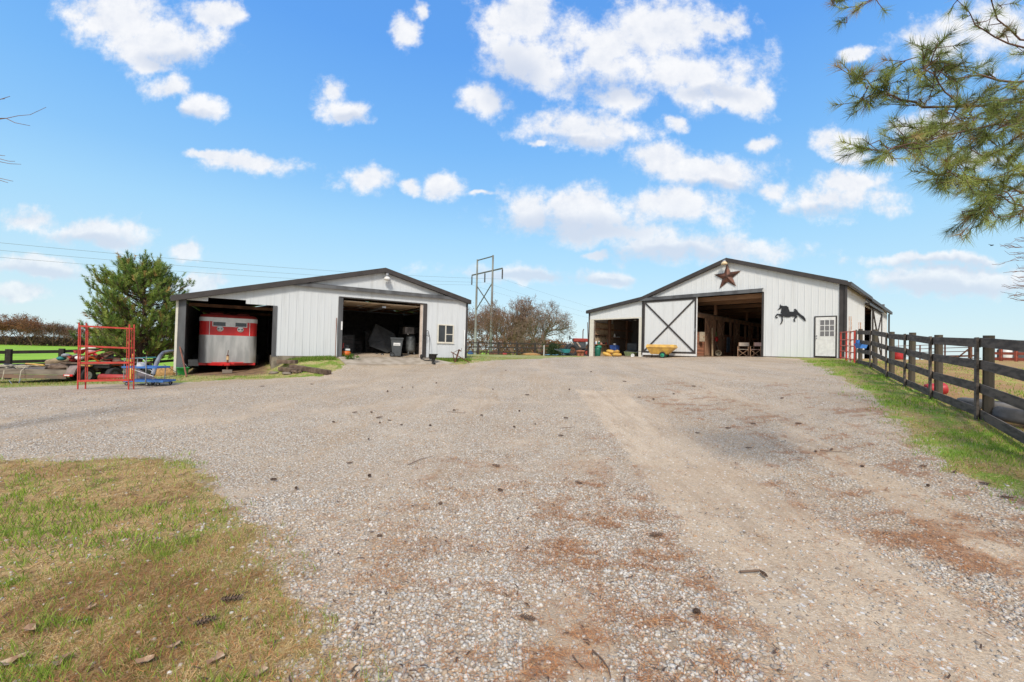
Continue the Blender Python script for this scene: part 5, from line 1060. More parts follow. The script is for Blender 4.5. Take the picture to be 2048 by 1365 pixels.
# --- blue shelf cart ---
p0=gat(301,13.9); ct=thing('utility_cart','two-shelf blue utility cart on casters right of the scaffold frames','cart',p0,math.radians(6))
for z,x0,x1 in ((.62,-.62,.42),(.17,-.55,.62)):
    mb=MB(); mb.bb(x0,x1,-.3,.3,z-.02,z); mb.bb(x0,x1,-.31,-.30,z-.05,z+.012); mb.bb(x0,x1,.30,.31,z-.05,z+.012); mb.bb(x0-.01,x0,-.31,.31,z-.05,z+.012); mb.bb(x1,x1+.01,-.31,.31,z-.05,z+.012); mb.build('shelf',BLUE,ct)
for x,y,h in ((-.58,-.27,.85),(.12,-.33,.98),(-.58,.27,.85),(.30,.27,.60)): mb=MB(); mb.tube([(x,y,.09),(x,y,h)],.014,8); mb.build('post',STEEL,ct)
mb=MB(); mb.tube([(-.60,-.28,.86),(-.1,-.3,.90),(.0,-.31,.88),(.08,-.32,.80),(.115,-.33,.62)],.014,8); mb.build('handle',STEEL,ct)
mb=MB(); mb.tube([(.30,-.27,.20),(.30,-.27,.45),(.22,-.27,.52),(.12,-.27,.53)],.011,8); mb.build('handle',STEEL,ct)
for x,y in ((-.5,-.25),(.14,-.3),(.45,-.25),(-.05,.25),(.5,.25)): wheel(ct,(x,y,.055),.055,.035,'Y',name='caster',rim=STEEL)
mb=MB(); mb.lathe([(.12,0),(.10,.12),(.08,.13),(0,.13)],16); solo(mb,'white_bucket',WHT,'white upturned tub on the upper shelf of the blue cart','tub',p0+Vector((-.24,-.06,.622)))
mb=MB(); d=at(264,700,14.1)-at(310,699,14.1); a=gat(284,15.3); mb.tube([(-.42,0,0),(.05,.0,.04),(.42,.05,.06)],.02,8); solo(mb,'teal_pole',TEAL,'teal pole lying across the top of the blue cart handle','pole',p0+Vector((-.18,-.1,.87)))
a=at(262,738,13.4); b=at(306,753,13.2); mb=MB(); mb.tube([(0,0,0),(b-a)],.011,6); solo(mb,'white_pipe',WHT,'thin pale pipe slanting across the front of the blue cart','pipe',a)
a=at(327,729,14.6); b=gp(362,752); mb=MB(); mb.tube([(0,0,0),(b-a)+Vector((0,0,.02))],.012,6); solo(mb,'tan_stick',M('tan_stick_wood',(.45,.36,.24),.7),'tan stick leaning from the blue cart towards the green bucket','stick',a)
# yellow toy-like tool and grey flue pipe
p=gat(266,14.6); mb=MB(); mb.tube([(0,0,.45),(-.03,0,.75),(.02,0,.98)],.035,8); 
for k in range(5): mb.bb(-.02,.13,-.03,.03,.30+k*.065,.335+k*.065)
mb.bb(-.06,.0,-.04,.04,0,.62); solo(mb,'yellow_rack',YEL,'yellow plastic rack with prongs behind the scaffold and blue cart','rack',p)
P=[at(x,y,d) for x,y,d in ((346,702,16.6),(335,703,16.4),(326,706,16.2),(320,713,16.0),(315,723,15.8),(310,735,15.6),(306,750,15.4))]; a=P[-1].copy(); mb=MB(); mb.tube([q_-a for q_ in P],[.055,.055,.06,.065,.07,.07,.07],12); solo(mb,'flue_pipe',col('grey_flue_metal',(.36,.36,.37),.35,metal=.7,col2=(.17,.16,.16),scale=2),'bent grey metal pipe leaning behind the blue cart beside the barn corner','pipe',a)
p=gat(333,17.2); mb=MB(); mb.blob((0,0,.05),(.55,.4,.34),4,.12,7); solo(mb,'mulch_pile',DIRTP,'orange-brown mulch heap beside the bent metal pipe','mulch pile',p)
p=gat(286,15.2); mb=MB(); mb.prism([(-.42,-.25,.42),(.45,-.25,.02),(.40,.25,.02),(-.42,.25,.42),],(.05,0,-.24)); solo(mb,'wheelbarrow_tub',col('dull_brown_metal',(.20,.15,.13),.5,var=.3),'dull brown overturned barrow tub behind the blue cart','wheelbarrow',p,bevel=.02)
# --- flatbed trailer with ropes ---
p=gat(55,17.0); zt=p.z; fb_=thing('flatbed_trailer','weathered flatbed trailer loaded with ropes at the left edge','trailer',p,math.radians(4)); FW=WEATH
mb=MB(); mb.bb(-1.75,1.55,-.03,.02,.38,.60); mb.build('deck_beam',FW,fb_); mb=MB(); mb.bb(-1.75,1.55,-.035,.01,.22,.37); mb.build('bumper_beam',M('rust_brown_wood',(.20,.12,.08),.85,col2=(.13,.10,.08),scale=2),fb_)
mb=MB(); mb.bb(-1.7,1.5,.03,4.4,.50,.56); mb.build('deck',FW,fb_)
for x in (-1.72,1.5): mb=MB(); mb.bb(x,x+.05,.02,4.4,.40,.72); mb.build('side_rail',FW,fb_)
mb=MB(); o_=[(1.60,-.05,.36),(1.66,-.05,.62),(1.72,.1,.74),(1.75,.45,.78),(1.78,.8,.74),(1.80,1.0,.55)]; mb.prism([(1.56,-.12,.38),(1.56,-.02,.62),(1.56,.10,.76),(1.56,.75,.78),(1.56,.95,.66),(1.56,1.0,.5),(1.56,.9,.5),(1.56,.75,.70),(1.56,.15,.70),(1.56,.03,.55),(1.56,-.07,.38)],(.34,0,0)); mb.build('fender',col('faded_brown_fender',(.24,.18,.16),.6,var=.3),fb_)
mb=MB(); mb.bb(1.56,1.9,-.16,-.121,.34,.42); lt=mb.build('tail_light',REDP,fb_); mb=MB(); mb.bb(1.60,1.80,-.168,-.161,.36,.405); mb.build('reflector',WHT,lt)
wheel(fb_,(1.86,.50,.33),.33,.22); wheel(fb_,(1.92,1.5,.33),.33,.22); wheel(fb_,(-1.9,.55,.33),.33,.22)
ROPE=M('pale_rope',(.50,.44,.34),.8,var=.3,scale=30)
def coil(label,px,D,z,r,n,mat,seed,th=.014):
    q=random.Random(seed); c=gat(px,D); c.z=zt+z; P=[]
    for k in range(n*10): a=k*.628; rr_=r*q.uniform(.7,1.15); P.append((rr_*1.5*math.cos(a),rr_*.8*math.sin(a),.03+abs(.10*math.sin(a*.37+seed))+q.uniform(0,.03)))
    P.append((r*1.6,-.28,-.05)); P.append((r*1.5,-.31,-.45 if seed%2 else -.25)); mb=MB(); mb.tube(P,th,5); solo(mb,'rope_coil' if mat is ROPE else 'hose_coil',mat,label,'rope' if mat is ROPE else 'hose',c)
coil('pale tangled rope on the flatbed nearest the left edge',10,17.2,.58,.22,5,ROPE,1); coil('pale rope loop hanging over the flatbed edge',47,17.1,.58,.17,4,ROPE,3); coil('dark hose coil between the two ropes on the flatbed',28,17.5,.58,.24,5,col('black_hose',(.03,.03,.032),.5,var=.2),2,.028)
def pole(label,a,b,r,mat,name='wooden_pole',cat='pole',grp=None):
    a,b=Vector(a),Vector(b); mb=MB(); mb.tube([Vector((0,0,0)),(b-a)*.5+Vector((0,0,rnd.uniform(-.01,.02))),b-a],[r,r*.95,r*.85],7); return solo(mb,name,mat,label,cat,a,group=grp)
pole('long yellow-brown pole lying on the flatbed beside the ropes',at(52,728,17.6),at(88,731,17.2),.035,YEL); pole('tan cane lying on the flatbed under the yellow pole',at(55,732,17.3),at(92,733.5,17.3),.022,M('tan_stick_wood',(.45,.36,.24),.7)); 
pole('thick barkless log lying from the flatbed up to the scrap wagon',at(96,727,18.4),at(158,715,18.6),.16,M('peeled_log',(.36,.27,.16),.9,col2=(.22,.16,.10),scale=5,bump=.01),'log','log')
pole('thin grey branch under the peeled log',at(92,730.5,17.8),at(140,729,18.0),.05,WEATH,'log','log')
mb=MB(); mb.blob((0,0,.1),(.5,.3,.14),9,.25,6); solo(mb,'brush_pile',CREOS,'brown brushwood heap on the flatbed next to its fender','brush',Vector((at(118,733,17.6).x,at(118,733,17.6).y,zt+.55)))
P=[at(18,761,16.3),at(24,769,16.1),at(32,771,16.0),at(38,766,16.1),at(41,759,16.4)]; mb=MB(); mb.tube([q_-P[0] for q_ in P],.012,6); solo(mb,'grey_cable',STEEL,'grey cable hanging in a loop under the flatbed','cable',P[0])
# --- scrap wagon ---
p=gat(212,18.4); sw=thing('scrap_wagon','flat wagon heaped with red scrap behind the scaffold frames','wagon',p,math.radians(-3)); sz=p.z
mb=MB(); mb.bb(-1.25,1.05,-.8,1.2,.74,.80); mb.build('deck',CREOS,sw); mb=MB(); mb.bb(-1.2,1.0,-.75,-.68,.60,.74); mb.bb(-1.2,1.0,1.0,1.07,.60,.74); mb.build('frame_rail',BLACKM,sw)
for x in (-.6,1.0): wheel(sw,(x,-.55,.31),.31,.2,'X',rim=GREYP); wheel(sw,(x,.95,.31),.31,.2,'X',rim=GREYP)
mb=MB(); mb.bb(-.2,.3,-.9,-.8,.66,.72); mb.build('hitch',YEL,sw)
SCR=[('red crumpled sheet at the left end of the scrap heap',-1.0,.10,RED,0),('dark red sheet on top of the scrap heap',-.6,.26,REDD,0),('grey pipe slanting up at the left of the scrap heap',-.75,.12,STEEL,1),('white plastic container in the scrap heap',-.55,.06,WHT,2),('bright red angular panel in the middle of the scrap heap',-.1,.16,REDP,0),
 ('orange sheet lying flat in the middle of the scrap heap',.05,.02,ORANGE,0),('pale pink plastic piece near the top of the scrap heap',-.2,.30,M('faded_pink_plastic',(.55,.30,.26),.6),2),('pointed red blade rising from the scrap heap',.25,.30,RED,1),('white post stub on the crest of the scrap heap',-.28,.42,WHT,1),('brown rusted plate right of the scrap heap crest',.45,.14,RUST,0),
 ('rusted bar on the right of the scrap heap',.55,.22,RUST,1),('dark grey drum at the right end of the scrap heap',.72,.12,GREYP,2),('tan wooden offcut at the right front of the scrap heap',.35,.0,M('tan_stick_wood',(.45,.36,.24),.7),1),('grey bin lid at the left of the scrap heap',-1.1,.14,col('grey_plastic',(.28,.29,.31),.5),2),('teal plastic dish at the left end of the scrap wagon',-1.3,.02,TEAL,2),('brown twisted strap at the back of the scrap heap',.8,.2,RUST,0)]
for i,(lb,x,z,mt,kd) in enumerate(SCR):
    q=random.Random(i+50); mb=MB()
    if kd==0:
        n=6; vs=[];L,Wd=q.uniform(.4,.65),q.uniform(.2,.35)
        for a in range(n):
            for b_ in range(3): vs.append((-L/2+L*a/(n-1)+q.uniform(-.02,.02),-Wd/2+Wd*b_/2,.10+q.uniform(-.05,.07)+.08*math.sin(a*1.3+i)))
        k=len(vs); vs+= [(x_,y_,z_-.012) for x_,y_,z_ in vs]; fs=[(a*3+b_,a*3+b_+1,a*3+b_+4,a*3+b_+3) for a in range(n-1) for b_ in range(2)]; fs+= [tuple(j+k for j in f[::-1]) for f in fs]; mb.add(vs,fs)
    elif kd==1: mb.tube([(-.28,0,.02),(0,.02,.10+q.uniform(0,.05)),(.28,.0,.20+q.uniform(-.1,.1))],[.03,.035,.025],8); 
    else: mb.blob((0,0,.09),(.17,.15,.09),i,.12,6)
    y=q.uniform(-.75,-.45); solo(mb,'scrap_piece',mt,lb,'scrap',(p.x+x,p.y+y,sz+.84+z*1.1),q.uniform(-.6,.6) if kd!=1 or 'bla' not in lb else .2)
for i in range(10):
    q=random.Random(i+90); mb=MB(); mb.blob((0,0,.06),(q.uniform(.15,.3),.2,.10),i,.3,5); solo(mb,'scrap_piece',(REDD,RUST,CREOS,BLACKM,RED)[i%5],('dull red','rust brown','dark brown','black','bright red')[i%5]+' lump buried in the '+('left' if i<5 else 'right')+' half of the scrap heap','scrap',(p.x-1.0+i*.2,p.y+q.uniform(-.4,.3),sz+.80+.12*math.sin(i*.5)+.03),group='lumps buried in the scrap heap')
mb=MB(); mb.tube([(-.65,0,.13),(-.6,0,.15),(.6,0,.15),(.65,0,.13)],[.05,.14,.14,.05],16); solo(mb,'red_tank',REDD,'faded red cylinder lying on the grass under the scrap wagon','tank',gat(234,17.2),.05)
# --- garage contents ---
def lfl(px,v,z=1.02): c=lpt(px,700,v); return Vector((c.x,c.y,z))
p=lfl(692,.45); ac=thing('air_compressor','orange pancake air compressor just inside the left side of the garage opening','air compressor',p,AL)
mb=MB(); mb.lathe([(.16,.05),(.21,.07),(.235,.14),(.235,.20),(.21,.27),(.15,.30),(0,.30)],20); mb.build('tank',ORANGE,ac); mb=MB(); mb.lathe([(.17,.0),(.17,.12),(.12,.16),(0,.17)],16,(0,0,.29)); mb.build('motor_cover',GREYP,ac,.01); mb=MB(); mb.tube([(-.1,0,.44),(-.09,0,.55),(.09,0,.55),(.1,0,.44)],.02,8); mb.build('handle',GREYP,ac); mb=MB(); mb.bb(-.06,.16,-.19,-.17,.32,.40); mb.build('label_plate',WHT,ac); mb=MB(); [mb.tube([(x,y,0),(x,y,.08)],.02,6) for x,y in ((-.12,-.1),(.12,-.1),(0,.14))]; mb.build('foot',BLACKM,ac)
p=lfl(686,.7); mb=MB(); mb.lathe([(.09,0),(.11,.1),(.10,.4),(.06,.5),(.03,.6),(.05,.66),(0,.7)],12); solo(mb,'red_canister',RED,'slim red canister behind the orange air compressor','canister',p)
p=lfl(793,1.0); bn=thing('trash_bin','black wheeled trash bin with a white label just inside the garage','trash bin',p,AL-.25)
mb=MB(); lv=[(.22,.27,.06),(.31,.36,.92),(.33,.38,.93),(.33,.38,1.0)]; vs=[(sx*a,sy*b,z) for a,b,z in lv for sx,sy in ((-1,-1),(1,-1),(1,1),(-1,1))]; mb.add(vs,[(4*i+k,4*i+(k+1)%4,4*i+4+(k+1)%4,4*i+4+k) for i in range(3) for k in range(4)]+[(3,2,1,0)]); mb.build('body',GREYP,bn,.012)
mb=MB(); mb.prism([(-.35,-.42,1.0),(.35,-.42,1.0),(.35,.40,1.03),(-.35,.40,1.03)],(0,0,.05)); mb.build('lid',GREYP,bn,.015); mb=MB(); mb.bb(-.18,.18,-.345,-.325,.62,.86); lb=mb.build('label_plate',WHT,bn); mb=MB(); mb.bb(-.07,.05,-.352,-.346,.78,.80); mb.bb(-.14,.14,-.352,-.346,.66,.68); mb.build('print',GREYP,lb)
wheel(bn,(-.30,.22,.14),.14,.06,'X',rim=GREYP); wheel(bn,(.30,.22,.14),.14,.06,'X',rim=GREYP); wheel(bn,(-.24,-.30,.13),.13,.05,'Y',rim=GREYP)
p=lfl(821,1.9); tk=thing('air_compressor','tall grey upright tank compressor with a boxy motor, at the right of the garage','air compressor',p,AL); mb=MB(); mb.lathe([(0,.22),(.15,.24),(.26,.32),(.27,.45),(.27,1.05),(.25,1.16),(.12,1.24),(0,1.25)],24); mb.build('tank',col('grey_tank_paint',(.17,.18,.18),.4,metal=.2),tk); mb=MB(); [mb.tube([(x,y,0),(x*.8,y*.8,.34)],.03,6) for x,y in ((-.2,-.16),(.2,-.16),(0,.22))]; mb.build('foot',STEEL,tk)
mb=MB(); mb.bb(-.42,.12,-.22,.22,1.32,1.72); mb.build('motor_box',col('warm_grey_box',(.24,.21,.19),.5),tk,.015); mb=MB(); mb.bb(.14,.38,-.18,.18,1.38,1.70); [mb.bb(.14,.39,-.2,.2,1.42+k*.06,1.435+k*.06) for k in range(4)]; mb.build('pump_head',BLACKM,tk); mb=MB(); mb.lathe([(0,-.02),(.04,0),(.04,.03),(0,.04)],10,(-.25,-.25,1.30),Matrix.Rotation(math.pi/2,3,'X')); mb.build('gauge',WHT,tk)
P=[lpt(x,y,v) for x,y,v in ((752,648,3.4),(788,667,3.0),(800,690,2.7),(775,706,2.3),(740,693,2.6),(737,683,2.9))]; base=lfl(762,2.6); mb=MB(); c=sum(P,Vector())/6; ap_=[q_-base for q_ in P]; bk=[q_+VL*.5-base for q_ in P]; mid=c-VL*.15-base
mb.add(ap_+[mid],[(i,(i+1)%6,6) for i in range(6)]); mb.add(ap_+bk,[(i,i+6,(i+1)%6+6,(i+1)%6) for i in range(6)]); mb.add(bk,[(5,4,3,2,1,0)]); solo(mb,'covered_mower',TAR,'grey tarpaulin-covered machine standing tilted behind the trash bin','covered machine',base)
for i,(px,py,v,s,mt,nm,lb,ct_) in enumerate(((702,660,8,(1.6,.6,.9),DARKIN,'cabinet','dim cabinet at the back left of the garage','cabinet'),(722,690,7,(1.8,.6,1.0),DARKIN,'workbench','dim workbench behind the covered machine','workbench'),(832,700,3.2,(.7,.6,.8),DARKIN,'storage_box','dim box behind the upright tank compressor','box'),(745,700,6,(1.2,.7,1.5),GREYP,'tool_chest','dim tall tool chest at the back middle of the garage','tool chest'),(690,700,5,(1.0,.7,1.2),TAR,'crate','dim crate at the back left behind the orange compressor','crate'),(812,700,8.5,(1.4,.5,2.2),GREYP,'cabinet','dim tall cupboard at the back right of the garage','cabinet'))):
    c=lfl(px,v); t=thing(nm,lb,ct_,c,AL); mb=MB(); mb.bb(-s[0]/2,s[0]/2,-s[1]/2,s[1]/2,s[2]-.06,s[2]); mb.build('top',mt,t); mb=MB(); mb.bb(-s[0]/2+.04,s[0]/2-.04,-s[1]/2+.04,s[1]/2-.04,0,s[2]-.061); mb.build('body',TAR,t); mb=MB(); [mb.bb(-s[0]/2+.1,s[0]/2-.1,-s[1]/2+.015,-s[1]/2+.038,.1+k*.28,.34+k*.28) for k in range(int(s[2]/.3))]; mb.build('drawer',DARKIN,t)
for px,v,lb in ((754,1.9,'small pale wheel on the garage floor left of the trash bin'),(765,1.5,'small grey caster wheel on the garage floor beside the trash bin')):
    t=thing('caster_wheel',lb,'wheel',lfl(px,v),AL); wheel(t,(0,0,.09),.09,.05,'Y',rim=STEEL)
for (px,py,v,lb) in ((722,612,2.2,'left hanging shop light under the garage ceiling'),(790,616,3.0,'right hanging shop light under the garage ceiling')):
    c=lpt(px,py,v); mb=MB(); mb.bb(-.22,.22,-.06,.06,-.03,.03); solo(mb,'shop_light',col('white_lamp_shell',(.5,.5,.48),.4),lb,'shop light',c,AL,bevel=.01)
mb=MB(); mb.bb(-.035,.035,-.012,.0,0,.42); solo(mb,'paper_notice',WHT,'narrow white notice fixed to the left garage door jamb','notice',lloc(-2.83,-.037,2.35),AL)
mb=MB(); mb.tube([(0,-.32,0),(.02,-.17,1.0),(.05,-.03,1.95)],.018,8); solo(mb,'wooden_pole',col('red_brown_handle',(.22,.09,.06),.7,var=.3),'tall reddish pole leaning on the white wall left of the garage door','pole',lloc(-3.12,0,.98),AL)
# --- along the front wall, right of garage ---
def lg(px,D=None,v=-.4): c=lpt(px,710,v); return Vector((c.x,c.y,H(c.x,c.y)))
p=lg(851,v=-.28); hd=thing('hand_truck','black iron hand truck leaning on the wall beside the garage door','hand truck',p,AL); p.z=max(p.z,.97); hd.location=p
for x in (-.16,.16): mb=MB(); mb.tube([(x-.05,-.22,.08),(x+.02,-.1,.85),(x+.10,.17,1.30)],.014,8); mb.build('rail',BLACKM,hd)
mb=MB(); mb.tube([(-.02,.02,1.12),(.03,.08,1.33),(.08,.16,1.50),(.13,.18,1.55),(.19,.18,1.52),(.21,.16,1.40),(.19,.1,1.2)],.014,8); mb.build('handle',BLACKM,hd)
mb=MB(); mb.tube([(-.02,-.02,1.05),(-.16,-.04,1.18),(-.12,-.04,1.27),(.12,.05,1.26)],.011,8); mb.build('side_handle',BLACKM,hd)
mb=MB(); mb.bb(-.25,.25,-.45,-.2,.03,.05); mb.build('toe_plate',BLACKM,hd)
for x in (-.27,.23): wheel(hd,(x,-.12,.12),.12,.08,'X',rim=GREYP)
p=lg(867,v=-1.0); mb=MB(); mb.lathe([(.13,0),(.13,.05),(.07,.08),(.055,.16),(.10,.22),(.075,.25),(.13,.30),(.17,.38),(.16,.44),(.235,.52),(.245,.54),(.22,.54),(.15,.46),(0,.44)],24); solo(mb,'garden_urn',BLACKM,'black iron garden urn standing beside the hand truck','urn',p)
p=lg(914,v=-.55); pf=thing('plough_frame','rusty iron plough frame leaning below the window at the barn corner','plough',p,AL)
for nm,a,b,r in (('beam',(-.42,-.1,.58),(.52,-.55,.0),.030),('beam',(-.10,0,.0),(.20,.15,.72),.035),('leg',(-.30,-.1,.50),(-.18,-.1,.0),.022),('strut',(-.30,-.1,.52),(.14,.1,.70),.014),('handle',(.14,.1,.70),(.30,.1,.62),.03),('handle',(.30,.1,.62),(.32,.1,.80),.010)):
    mb=MB(); mb.bar(a,b,r*2,r*1.6); mb.build(nm,RUST,pf,.004)
# --- yard between the barns ---
p=gat(1149,38.5); tr_=thing('farm_tractor','old red tractor with a thin exhaust stack parked left of the lean-to','tractor',p,math.radians(8)); RT=col('faded_tractor_red',(.36,.05,.035),.55,var=.3)
mb=MB(); mb.bb(-.15,1.15,-.35,.35,1.30,1.62); mb.build('hood',RT,tr_,.05); mb=MB(); mb.bb(-.1,1.0,-.28,.28,.7,1.29); mb.build('engine',GREYP,tr_,.03); mb=MB(); mb.tube([(.78,0,1.6),(.78,0,2.35),(.86,0,2.5)],.045,8); mb.build('exhaust',RUST,tr_); mb=MB(); mb.bar((-.4,0,1.3),(.35,0,.7),.1,.1); mb.bar((.1,-.36,1.25),(.45,-.36,.8),.05,.14); mb.build('frame_rail',M('tan_primer',(.42,.32,.25),.7),tr_)
wheel(tr_,(-.35,-.45,.5),.52,.3,'Y',rim=RUST); wheel(tr_,(-.35,.6,.5),.52,.3,'Y',rim=RUST); wheel(tr_,(1.05,-.4,.32),.34,.2,'Y',rim=RT); wheel(tr_,(1.05,.45,.32),.34,.2,'Y',rim=RT); mb=MB(); mb.tube([(-.15,0,1.5),(-.45,0,1.65)],.03,6); mb.lathe([(.2,-.015),(.22,0),(.2,.015)],14,(-.47,0,1.66),Matrix.Rotation(math.pi/2,3,'Y')); mb.build('steering_wheel',BLACKM,tr_)
mb=MB(); mb.tube([(0,0,0),(.02,0,1.5),(-.05,0,2.9)],.03,6); solo(mb,'iron_rod',RUST,'thin upright rusty rod between the tractor and the lean-to wall','rod',gat(1175,36))
for px,lb in ((1158,'terracotta pot left of its twin in front of the red tractor'),(1165,'terracotta pot nearest the lean-to in front of the red tractor')):
    t=thing('flower_pot',lb,'pot',gat(px,34.5),group='terracotta pots by the tractor'); mb=MB(); mb.lathe([(.14,0),(.20,.36),(.23,.36),(.23,.46),(.20,.46),(.17,.36),(0,.36)],16); mb.build('body',col('terracotta',(.52,.20,.12),.8),t)
p=gat(1129,38); wb=thing('wheelbarrow','teal wheelbarrow standing on the blue tarp by the middle fence','wheelbarrow',p,.3); mb=MB(); mb.prism([(-.45,-.3,.62),(.5,-.3,.62),(.35,-.3,.28),(-.2,-.3,.28)],(0,.6,0)); mb.build('tub',TEAL,wb,.02); mb=MB(); [mb.tube([(-.9,y,.6),(.0,y,.26),(.5,0,.2)],.02,6) for y in (-.25,.25)]; mb.build('handle',STEEL,wb); mb=MB(); [mb.tube([(-.15,y,.3),(-.2,y,0)],.018,6) for y in (-.25,.25)]; mb.build('leg',STEEL,wb); wheel(wb,(.5,0,.17),.17,.08,'Y')
mb=MB(); n=10; q=random.Random(4); vs=[(-1.2+2.4*i/n,-.5+.5*j,.03+q.uniform(0,.09)) for i in range(n+1) for j in range(3)]; k=len(vs); vs+=[(a,b,c-.02) for a,b,c in vs]; fs=[(i*3+j,i*3+j+1,i*3+j+4,i*3+j+3) for i in range(n) for j in range(2)]; mb.add(vs,[f[::-1] for f in fs]+[tuple(x+k for x in f) for f in fs]); c=gat(1117,37.5); c.z+=.02; solo(mb,'blue_tarp',col('light_blue_tarp',(.16,.42,.56),.5,var=.3),'light blue tarp spread on the ground by the middle fence','tarp',c)
mb=MB(); mb.tube([(0,0,-.1),(0,0,1.05)],.045,8); solo(mb,'marker_post',WHT,'short white marker post in front of the middle fence','post',gat(1088,42))
for px,D,mt,s,lb,cc in ((992,49,RUST,(.8,.4,.35),'low rusty heap behind the fence between the power poles','scrap heap'),(1005,50,REDD,(.6,.4,.3),'dull red heap right of the power poles behind the fence','scrap heap'),(1064,44,DIRTP,(1.0,.4,.2),'low straw heap in front of the middle fence','straw heap'),(941,46,BLUE,(.3,.3,.3),'blue tub beside the garage barn corner','tub')):
    mb=MB(); mb.blob((0,0,s[2]*.4),s,int(px),.15,6); solo(mb,cc.replace(' ','_'),mt,lb,cc,gat(px,D))
# --- lean-to contents ---
def rfl(px,v,z=1.22): c=rpt(px,705,v); return Vector((c.x,c.y,z))
p=rfl(1195,.6); mb=MB(); mb.lathe([(.22,0),(.26,.2),(.27,.5),(.28,.62),(.24,.64),(.2,.5),(0,.45)],18); t=thing('plastic_barrel','dark green plastic barrel inside the lean-to at its left post','barrel',p,AR); mb.build('body',DGREEN,t); mb=MB(); mb.blob((.05,0,.72),(.30,.26,.17),3,.1,7); mb.build('lid',col('sea_green_plastic',(.04,.26,.17),.45),t)
for i,(px,v,z,rz,tl,lb) in enumerate(((1214,.3,0,.5,.35,'yellow feed sack lying at the left of the heap'),(1234,.2,0,-.1,0,'yellow feed sack lying flat at the right of the heap'),(1222,.5,.22,.2,.2,'yellow feed sack on top of the heap'),(1232,.45,.17,-.6,-.35,'yellow feed sack sliding down the right of the heap'))):
    mb=MB(); mb.blob((0,0,.15),(.42,.26,.16),i+3,.06,8); o=solo(mb,'feed_sack',YEL,lb,'sack',rfl(px,v,1.22+z),rot=(0,tl,AR+rz)); o['group']='yellow sacks heaped at the lean-to opening'
p=rfl(1229,1.6); t=thing('storage_bin','blue plastic bin behind the yellow sacks','bin',p,AR); mb=MB(); lv=[(.24,.2,0),(.31,.26,.9)]; vs=[(sx*a,sy*b,z) for a,b,z in lv for sx,sy in ((-1,-1),(1,-1),(1,1),(-1,1))]; mb.add(vs,[(k,(k+1)%4,4+(k+1)%4,4+k) for k in range(4)]+[(3,2,1,0),(4,5,6,7)]); mb.build('body',col('deep_blue_plastic',(.04,.09,.30),.45),t,.02)
mb=MB(); mb.lathe([(.07,0),(.13,.12),(.12,.12),(.06,.02),(0,.02)],14); solo(mb,'white_bowl',WHT,'white bowl standing on the blue bin','bowl',p+Vector((0,0,.905)))
p=rfl(1262,.2); t=thing('garden_cart','olive green garden cart with one white wheel inside the lean-to','cart',p,AR); mb=MB(); mb.prism([(-.45,-.25,.42),(.4,-.25,.36),(.25,-.25,.12),(-.3,-.25,.10)],(0,.5,0)); mb.build('tub',col('olive_plastic',(.16,.19,.08),.5,var=.3),t,.03); wheel(t,(.32,-.3,.13),.14,.06,'Y',tyre=WHT); mb=MB(); mb.tube([(.35,0,.36),(.9,-.15,.48)],.015,6); mb.build('handle',STEEL,t)
p=rfl(1262,2.3); t=thing('arm_chair','dark padded chair in the shadow of the lean-to','chair',p,AR+.3); mb=MB(); mb.bb(-.4,.4,-.35,.35,.25,.5); mb.build('seat',GREYP,t,.06); mb=MB(); mb.bb(-.4,.4,.28,.45,.5,1.1); mb.build('backrest',GREYP,t,.06); mb=MB(); [mb.bb(x-.03,x+.03,-.3,.3,0,.25) for x in (-.33,.33)]; mb.build('leg',BLACKM,t)
mb=MB(); mb.lathe([(.42,-.02),(.44,0),(.42,.02),(.40,0)],24,(0,0,0),Matrix.Rotation(math.pi/2,3,'X'),closed=True); solo(mb,'wire_hoop',STEEL,'large thin wire hoop hanging in the back of the lean-to','hoop',rloc(-11.6,5.9,2.75),AR)
ITM=[(0.45,.10,.07,.26,WHT,'clear white jug with a blue cap on the lean-to shelf','jug'),(.8,.12,.08,.30,STEEL,'silver canister on the lean-to shelf','canister'),(.62,.22,.09,.2,DGREEN,'dark green pot on the lean-to shelf','pot'),(1.15,.1,.08,.14,col('pink_plastic',(.6,.28,.22),.5),'pink tub on the lean-to shelf','tub'),(1.5,.12,.10,.16,BLACKM,'black pot on the lean-to shelf','pot'),(1.8,.1,.06,.2,RED,'red can on the lean-to shelf','can'),(.28,.1,.06,.16,BLUEP,'blue can on the near end of the lean-to shelf','can')]
for v,o_,r,h,mt,lb,ct_ in ITM:
    mb=MB(); mb.lathe([(r*.9,0),(r,.02),(r,h*.75),(r*.5,h*.9),(r*.45,h),(0,h)],14); solo(mb,'shelf_'+ct_,mt,lb,ct_,rloc(-14.95+.1+o_,v,2.162),AR)
for k,v in enumerate((3.0,3.5)): mb=MB(); mb.lathe([(.08,0),(.1,.05),(.07,.24),(.03,.3),(0,.31)] if k==0 else [(.16,0),(.16,.07),(0,.08)],14); solo(mb,('white_jug','white_box')[k],WHT,('white jug on the rear lean-to shelf','flat white tub on the rear lean-to shelf')[k],('jug','tub')[k],rloc(-14.75,v,2.792),AR)
mb=MB()
for k in range(9): mb.bb(0,.025,.0+k*.2,.03+k*.2,-.10-.05*(k%3),0)
mb.bb(0,.03,0,1.7,0,.05); solo(mb,'tool_rail',BLACKM,'rail of small hanging tools under the upper lean-to shelf','tool rail',rloc(-14.94,.35,2.83),AR)
pole('long pale pole leaning between the lean-to shelves',rloc(-14.7,2.35,1.22),rloc(-14.93,2.2,2.6),.018,STEEL); 
for v,lb in ((1.2,'nearer round lamp under the lean-to roof'),(2.6,'farther round lamp under the lean-to roof')): mb=MB(); mb.lathe([(.0,.06),(.08,.05),(.11,0),(0,-.02)],12); solo(mb,'ceiling_lamp',WHT,lb,'lamp',rloc(-12.2+v*.35,v,4.0),AR)
